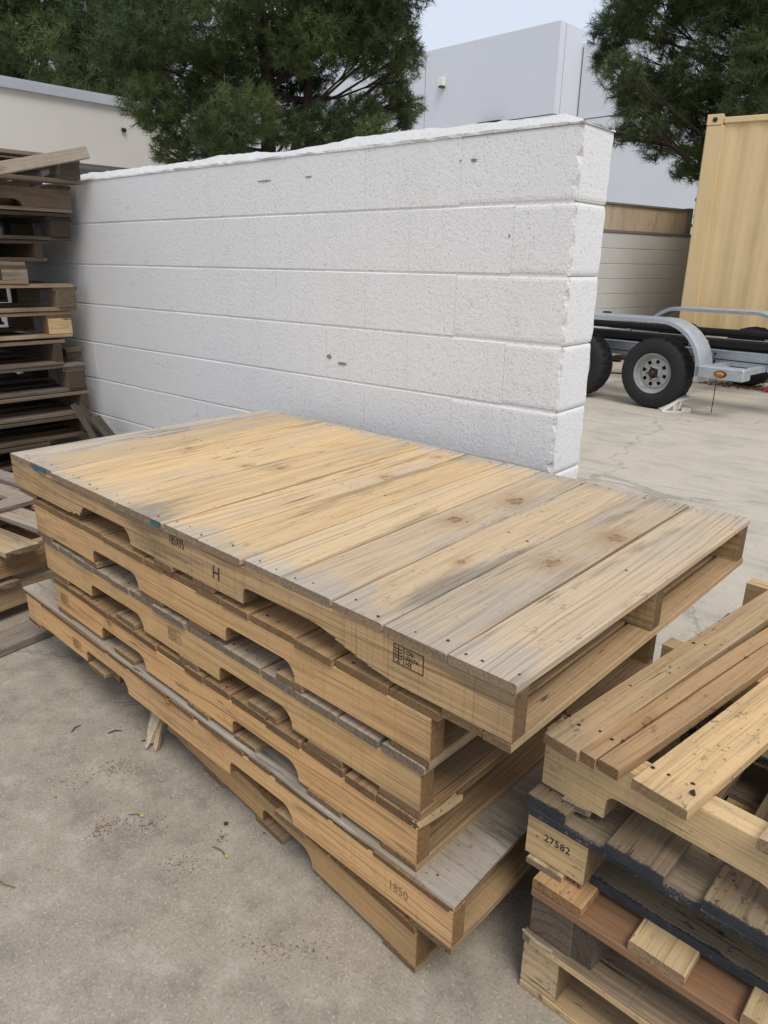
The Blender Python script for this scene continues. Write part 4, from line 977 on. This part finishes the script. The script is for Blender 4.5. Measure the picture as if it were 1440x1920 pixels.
# scraps at the foot of the wall
for i, (x, y, a, l) in enumerate(((-3.27, .93, 60, .42), (-3.17, .98, 52, .36))):
    t = thing('broken_plank', ('wide dark broken plank leaning on the foot of the white wall beside the tall stack', 'narrow dark broken plank leaning against the wall next to the wider one')[i], 'board', (x, y, 0), 0, 'broken planks at the foot of the wall')
    board('plank', l, .13 if i == 0 else .09, .03, 'old', t, (0, 0, .36-.02*i), 0, (.34, .32, .29), .4, rot=(R(20), R(-a), R(-150)), jag=.015, segs=4)  # very dark tint stands in for the shade at the wall's foot
t = thing('wood_offcut', 'short wood offcut jutting from behind the tall left stack beside the wall', 'offcut', (-3.62, 1.0, .80))
board('board_end', .10, .09, .02, 'old', t, (.0, 0, .01), 0, (1.4, 1.3, 1.1), .2); board('board_end', .09, .085, .03, 'old', t, (.0, 0, -.021), 0, (.8, .7, .6), .2)

# ------------------------------------------------------------------ low pallets behind the central stack
gU = 'low pallets left of the central stack'
def low_pallet(label, loc, rz, H, seed, col, w, boards, beam=.04):
    r = random.Random(seed); p = thing('wooden_pallet', label, 'pallet', loc, rz, gU); D = 1.15; L = 1.2
    hs = H-.019-.017
    for k, x in enumerate((beam/2, D/2, D-beam/2)):
        board('stringer', L, beam, hs, 'old', p, (-x, L/2, .017), R(90), tuple(c*(1.0+.16*k) for c in (col[0], col[1]*.97, col[2]*.9)), w*.5, segs=2)
    for k, y in enumerate((.06, .6, 1.12)):
        board('bottom_board', D, .1, .017, 'old', p, (-D/2, y, 0), 0, col, w)
    for (y, bw, c, ww, sh) in boards:
        board('deck_board', D+.02, bw, .019, 'old', p, (-D/2+.01+sh, y, H-.019), r.uniform(-.02, .02), c, ww, jag=.004)
    return p
low_pallet('lower grey pallet on the concrete at the left edge behind the central stack', (-2.10, -.72, .03), R(9), .125, 1, (1.5, 1.35, 1.15), .3, [(.1, .1, (1.3, 1.1, .9), .3, 0), (.42, .12, (1.2, 1.0, .8), .3, 0), (.75, .1, (1.3, 1.1, .9), .3, 0), (1.1, .1, (1.3, 1.1, .9), .3, 0)], .085)
low_pallet('upper low pallet with spaced weathered boards left of the central stack', (-2.10, -.70, .157), R(9), .135, 2, (1.5, 1.2, .9), .1, [(.07, .10, (1.8, 1.5, 1.1), .1, .03), (.36, .12, (1.6, 1.4, 1.1), .3, .03), (.60, .12, (1.5, 1.3, 1.05), .4, .02), (.80, .13, (1.75, 1.5, 1.1), .25, .04), (.99, .11, (1.4, 1.25, 1.1), .6, -.02), (1.14, .10, (1.3, 1.2, 1.1), .8, -.02), (1.27, .09, (1.2, 1.1, 1.1), .9, 0)])
t = thing('loose_plank', 'long dark grey plank lying flat on the concrete at the left edge', 'plank', (-2.0, -.25, .002), R(99))
board('plank', 1.3, .13, .027, 'old', t, (0, 0, 0), 0, (1.0, .95, .9), .5)
t = thing('loose_plank', 'loose weathered board resting on the upper low pallet far behind the central stack', 'plank', (-2.75, .62, .293), R(100))
board('plank', 1.1, .11, .02, 'old', t, (0, 0, 0), 0, (1.2, 1.1, 1.05), .7)

# ------------------------------------------------------------------ right-hand stack
gR = 'mixed pallets in the right front stack'
# R4 lowest
r4 = thing('wooden_pallet', 'lowest pale pallet of the right front stack standing on the concrete', 'pallet', (-.012, .128, .001), 0, gR)
for x in (.036, .55, 1.05):
    for y in (.055, .5, .95):
        board('block', .072, .11, .093, 'pale', r4, (x, y, .016), 0, (1, .98, .92), .05, segs=2, warp=.001)
for y in (.055, .5, .95): board('bottom_board', 1.1, .12, .015, 'pale', r4, (.55, y, 0), 0, (.9, .85, .75), .2)
board('bottom_board', 1.1, .11, .015, 'pale', r4, (.56, .22, .001), .02, (1, .95, .85), .05)
for x in (.05, .55, 1.05): board('lead_board', 1.0, .1, .014, 'pale', r4, (x, .5, .109), R(90), (.9, .85, .75), .3)
for k, y in enumerate((.06, .23, .41, .60, .78, .95)): board('deck_board', 1.12, .13, .0135, 'old' if k != 0 else 'old', r4, (.56, y, .1235), .004, (1.25, 1.1, .9), .35, jag=.004)
board('edge_strip', 1.1, .012, .012, 'pale', r4, (.565, -.009, .122), -.01, (1.0, .95, .85), .1, jag=.003)
# R3
r3 = thing('wooden_pallet', 'red brown boarded pallet second from the bottom of the right front stack', 'pallet', (-.008, .132, .138), 0, gR)
for x in (.062, .55, 1.05):
    for y in (.05, .5, .95):
        if x < .1:
            board('block', .098, .082, .088, 'old', r3, (.042, y, 0), R(90), (1.1, .98, .85), .35, segs=3)
            board('block', .098, .040, .088, 'old', r3, (.104, y+.002, 0), R(90), (.75, .68, .62), .3, segs=3)
        else: board('block', .098, .11, .088, 'old', r3, (x, y, 0), 0, (1, .9, .8), .2, segs=1)
for y in (.055, .5, .95): board('lead_board', 1.2, .115, .018, 'brown', r3, (.6, y-.002, .0885), 0, (1.05, 1.0, .95), 0.)
for k, x in enumerate((.046, .225, .40, .62, .84, 1.06)):
    board('deck_board', 1.02, .092 if k else .096, .0195, 'pale', r3, (x, .505, .107), R(90)+.0, (.92, .74, .58) if k == 0 else (1.02, .98, .88), .12 if k == 0 else 0.)
# R2
r2 = thing('wooden_pallet', 'charcoal edged pallet with block numbered 27582 in the right front stack', 'pallet', (-.045, .150, .2655), 0, gR)
bk = board('block', .118, .10, .090, 'pale', r2, (.058, .058, .014), 0, (1.0, .95, .82), 0., segs=3, warp=0.)
text_mesh('27582', .021, M['ink'], bk, (-.024, -.0507, .048), sx=1.0)
text_mesh('-', .016, M['ink'], bk, (-.040, -.0507, .045))
for x in (.60, 1.12):
    for y in (.06, .5, .95): board('block', .12, .1, .090, 'pale', r2, (x, y, .014), 0, (1, .95, .85), .05, segs=1)
for y in (.5, .95): board('block', .1, .1, .09, 'pale', r2, (.05, y, .014), 0, (1, .95, .85), .05, segs=1)
board('bottom_board', 1.0, .072, .0135, 'old', r2, (.042, .50, 0), R(90), (1.9, 1.7, 1.35), .1)
board('lead_board', 1.2, .135, .020, 'paint_side', r2, (.715, .105, -.005), .0, (1, 1, 1), .15)
for y in (.5, .95): board('lead_board', 1.2, .13, .014, 'old', r2, (.6, y, 0), 0, (1, .9, .8), .2)
for y in (.06, .5, .95): board('lead_board', 1.2, .13, .018, 'paint_side', r2, (.605, y+.004, .1045), 0, (1, 1, 1), .1)
for k, (x, w) in enumerate(((.036, .078), (.20, .098), (.365, .115), (.55, .10), (.74, .10), (.93, .10), (1.12, .1))):
    board('deck_board', 1.0, w, .0195 if k else .0185, 'paint_end', r2, (x, .502-(.012 if k else 0), .123), R(90)+(.0 if k else -.01), ((.95, .90, .82), (.9, .85, .77), (1.1, 1.02, .88))[k % 3], .25)
nails(r2, [(.02, .04, .1425), (.05, .03, .1425), (.17, .05, .1433), (.22, .055, .1433), (.33, .06, .1433), (.38, .04, .1433), (.345, .1, .1433)], .003)
# R1
R1Y = R(-3)
r1 = thing('wooden_pallet', 'top pallet of the right front stack with split wide spaced boards', 'pallet', (-.046, .192, .409), R1Y, gR)
for k, y in enumerate((.024, .46, .93)):
    stringer('stringer', 1.2, .118, .046, [(.125, .40), (.80, 1.08)], 'pale_s', r1, (0, y, .003), (1, .98, .9) if k == 0 else (.95, .9, .8), .0, nd=.050)
board('bottom_board', .95, .05, .012, 'old', r1, (.075, .47, -.009), R(90), (1.6, 1.45, 1.2), .2, jag=.006)
zt = .121
board('deck_board', 1.15, .068, .021, 'pale', r1, (.085, .53, zt), R(90)-.055, (.93, .85, .74), .45, segs=10, warp=.0025, skew=.02)
board('deck_board', 1.13, .031, .021, 'pale', r1, (.1475, .525, zt+.0005), R(90)-.083, (.80, .67, .55), .3, segs=10, warp=.002)
board('deck_board', 1.12, .042, .021, 'pale', r1, (.1855, .522, zt+.0005), R(90)-.088, (.79, .655, .53), .3, segs=10, warp=.002, taper=lambda t: 1.0-.22*abs(t-.45))
board('deck_board', 1.12, .092, .020, 'pale', r1, (.265, .52, zt), R(90)-.075, (1.05, .97, .83), .05, segs=9, warp=.003)
board('deck_board', 1.05, .10, .020, 'pale', r1, (.43, .505, zt), R(90)-.04, (.95, .88, .78), .35, jag=.005, segs=6)
for k, x in enumerate((.62, .84, 1.1)): board('deck_board', 1.02, .10, .020, 'pale', r1, (x, .5, zt), R(90)-.03, (1, .95, .85), .1, jag=.004)
nails(r1, [(.024, .03, zt+.0225), (.05, .02, zt+.0225), (.085, .03, zt+.0235), (.11, .025, zt+.0235), (.125, .035, zt+.0235), (.06, .45, zt+.0225), (.08, .46, zt+.0225), (.16, .47, zt+.0235), (.19, .01, zt+.0215), (.215, .012, zt+.0215), (.25, .02, zt+.0215), (.05, .2, zt+.0225)], .0034)
nb = MB().lathe([(0, 0), (.0045, 0), (.0045, .002), (0, .0025)], 10, 'z', (.018, .022, zt+.022), closed=False).build('bright_nail', M['nail_bright'], r1)
nb = MB().tube([(.262, .0, zt), (.261, -.003, zt+.022), (.258, -.003, zt+.026)], [.003, .003, .0045], 7).build('bent_nail', M['rust'], r1)
tw = thing('twig', 'short broken twig sticking out at the corner of the lowest right pallet', 'twig', (-.012, .125, .138))
MB().tube([(-.002, -.004, .005), (.03, -.012, .008), (.062, -.008, .006)], [.003, .0035, .003], 6).build('stick', M['pale'], tw)

# ------------------------------------------------------------------ debris on the concrete
def bud_twig(x, y, rz, L, label):
    t = thing('twig', label, 'twig', (x, y, .003), rz, 'twigs on the concrete')
    MB().tube([(0, 0, .002), (L*.5, L*.08, .004), (L, 0, .003)], [.0012, .0014, .0016], 6).build('stem', M['twig'], t)
    MB().lathe([(0, -.006), (.003, -.004), (.0038, 0), (.003, .004), (0, .006)], 8, 'z', (0, 0, 0), closed=False).build('bud', M['bud'], t, (L, 0, .004), (0, R(90), 0))
bud_twig(-.72, -.085, R(5), .05, 'thin twig with a pale green bud nearest the foot of the central stack')
bud_twig(-.93, -.45, R(200), .055, 'curved green twig lying alone at the lower left of the concrete')
bud_twig(-.955, -.17, R(35), .035, 'short straight twig beside the rusty needle litter')
for i, (x, y, a, l) in enumerate(((-1.20, .0, 30, .06), (-1.22, .05, 80, .05), (-1.30, -.05, 60, .04), (-1.38, -.12, 110, .035), (-1.44, .03, 35, .16), (-1.40, .05, 40, .12))):
    t = thing('wood_splinter', ('dark thin splinter lying across the concrete near the hanging broken board', 'dark curled splinter touching the thin splinter', 'short dark hook shaped splinter on open concrete', 'tiny dark splinter farthest from the stack', 'long pale splinter beside the left low pallets', 'second pale splinter beside the long one')[i], 'splinter', (x, y, .003), R(a), 'splinters on the concrete')
    MB().tube([(0, 0, 0), (l*.5, l*.12, .003), (l, 0, .001)], [.0015, .002, .001], 5).build('sliver', M['darklit'] if i < 4 else M['old'], t)
def litter(x, y, rad, n, seed, mat, label, stretch=(1, 1), ang=0):
    rg = np.random.default_rng(seed); mb = MB(); ca, sa = math.cos(ang), math.sin(ang)
    for k in range(n):
        a = rg.normal(0, rad*.45*stretch[0]); b = rg.normal(0, rad*.45*stretch[1]); px, py = x+a*ca-b*sa, y+a*sa+b*ca; q = rg.uniform(0, 6.28); l = rg.uniform(.0008, .0032); w = .0006
        dx, dy = math.cos(q), math.sin(q); z = .001+rg.uniform(0, .001)
        mb.add([(px-dx*l-dy*w, py-dy*l+dx*w, z), (px-dx*l+dy*w, py-dy*l-dx*w, z), (px+dx*l+dy*w, py+dy*l-dx*w, z+.001), (px+dx*l-dy*w, py+dy*l+dx*w, z+.001)], [(0, 1, 2, 3)])
    o = mb.build('needle_litter', M[mat]); tag(o, label, 'litter', 'needle litter on the concrete', 'stuff')
litter(-.965, -.235, .045, 94, 1, 'litter', 'dense rusty needle litter patch left of the central stack')
litter(-.91, -.17, .06, 81, 2, 'litter', 'thin rusty litter trail next to the dense patch', (1.4, .6), .9)
litter(-1.14, -.105, .06, 108, 3, 'litter', 'rusty litter patch below the broken board', (1.5, .6), .8)
litter(-1.18, -.22, .07, 40, 4, 'litter', 'sparse rusty litter on open concrete', (1.6, .6), .8)
litter(-.73, -.16, .05, 60, 5, 'litter', 'rusty litter beside the budded twig', (1.3, .7), .8)
litter(-.42, -.15, .06, 54, 7, 'litter', 'rusty crumbs near the lowest corner of the central stack', (1.4, .6), .7)
litter(-.36, -.10, .04, 18, 8, 'darklit', 'dark crumbs near the lowest corner of the central stack')
litter(-.73, -.055, .02, 27, 9, 'litter', 'tiny rusty tuft under the twig bud')
litter(-1.0, -.55, .08, 22, 10, 'darklit', 'dark crumbs near the left edge of the picture')
def scatter(x, y, rx_, ry_, n, seed, mats, label, sz=(.006, .02)):
    rg = np.random.default_rng(seed); mb = MB()
    for k in range(n):
        px, py = x+rg.normal(0, rx_), y+rg.normal(0, ry_); q = rg.uniform(0, 6.28, 5); s = rg.uniform(*sz); q.sort()
        mb.add([(px+s*math.cos(a), py+s*math.sin(a), .003) for a in q]+[(px, py, .004+s*.35)], [(0, 1, 5), (1, 2, 5), (2, 3, 5), (3, 4, 5), (4, 0, 5)])
    o = mb.build('dirt_crumbs', M[mats]); tag(o, label, 'dirt', None, 'stuff')
scatter(-2.4, 8.9, .35, .18, 300, 1, 'litter', 'rust coloured leaf and dirt heap under the far side of the trailer', (.02, .05))
scatter(-1.75, 8.1, .5, .05, 260, 2, 'litter', 'rusty leaf line on the concrete right of the trailer step', (.01, .03))
scatter(-2.3, 8.2, .2, .05, 90, 3, 'litter', 'small rusty leaf patch behind the right trailer wheel', (.01, .03))
tg = thing('red_scrap', 'small crumpled red scrap on the concrete behind the trailer step', 'scrap', (-1.85, 7.95, .004), .3)
mesh_obj('scrap', [(-.07, 0, 0), (0, -.03, .03), (.08, -.01, .02), (.06, .03, .07), (-.02, .03, .06)], [(0, 1, 4), (1, 2, 3, 4)], M['red'], tg)
st_ = thing('dark_pebble', 'single dark pebble on open concrete left of the central stack', 'pebble', (-.76, -.02, .0))
MB().lathe([(0, 0), (.005, 0), (.006, .003), (.004, .006), (0, .007)], 7, 'z', closed=False).build('stone', M['darklit'], st_)

bpy.context.view_layer.update()
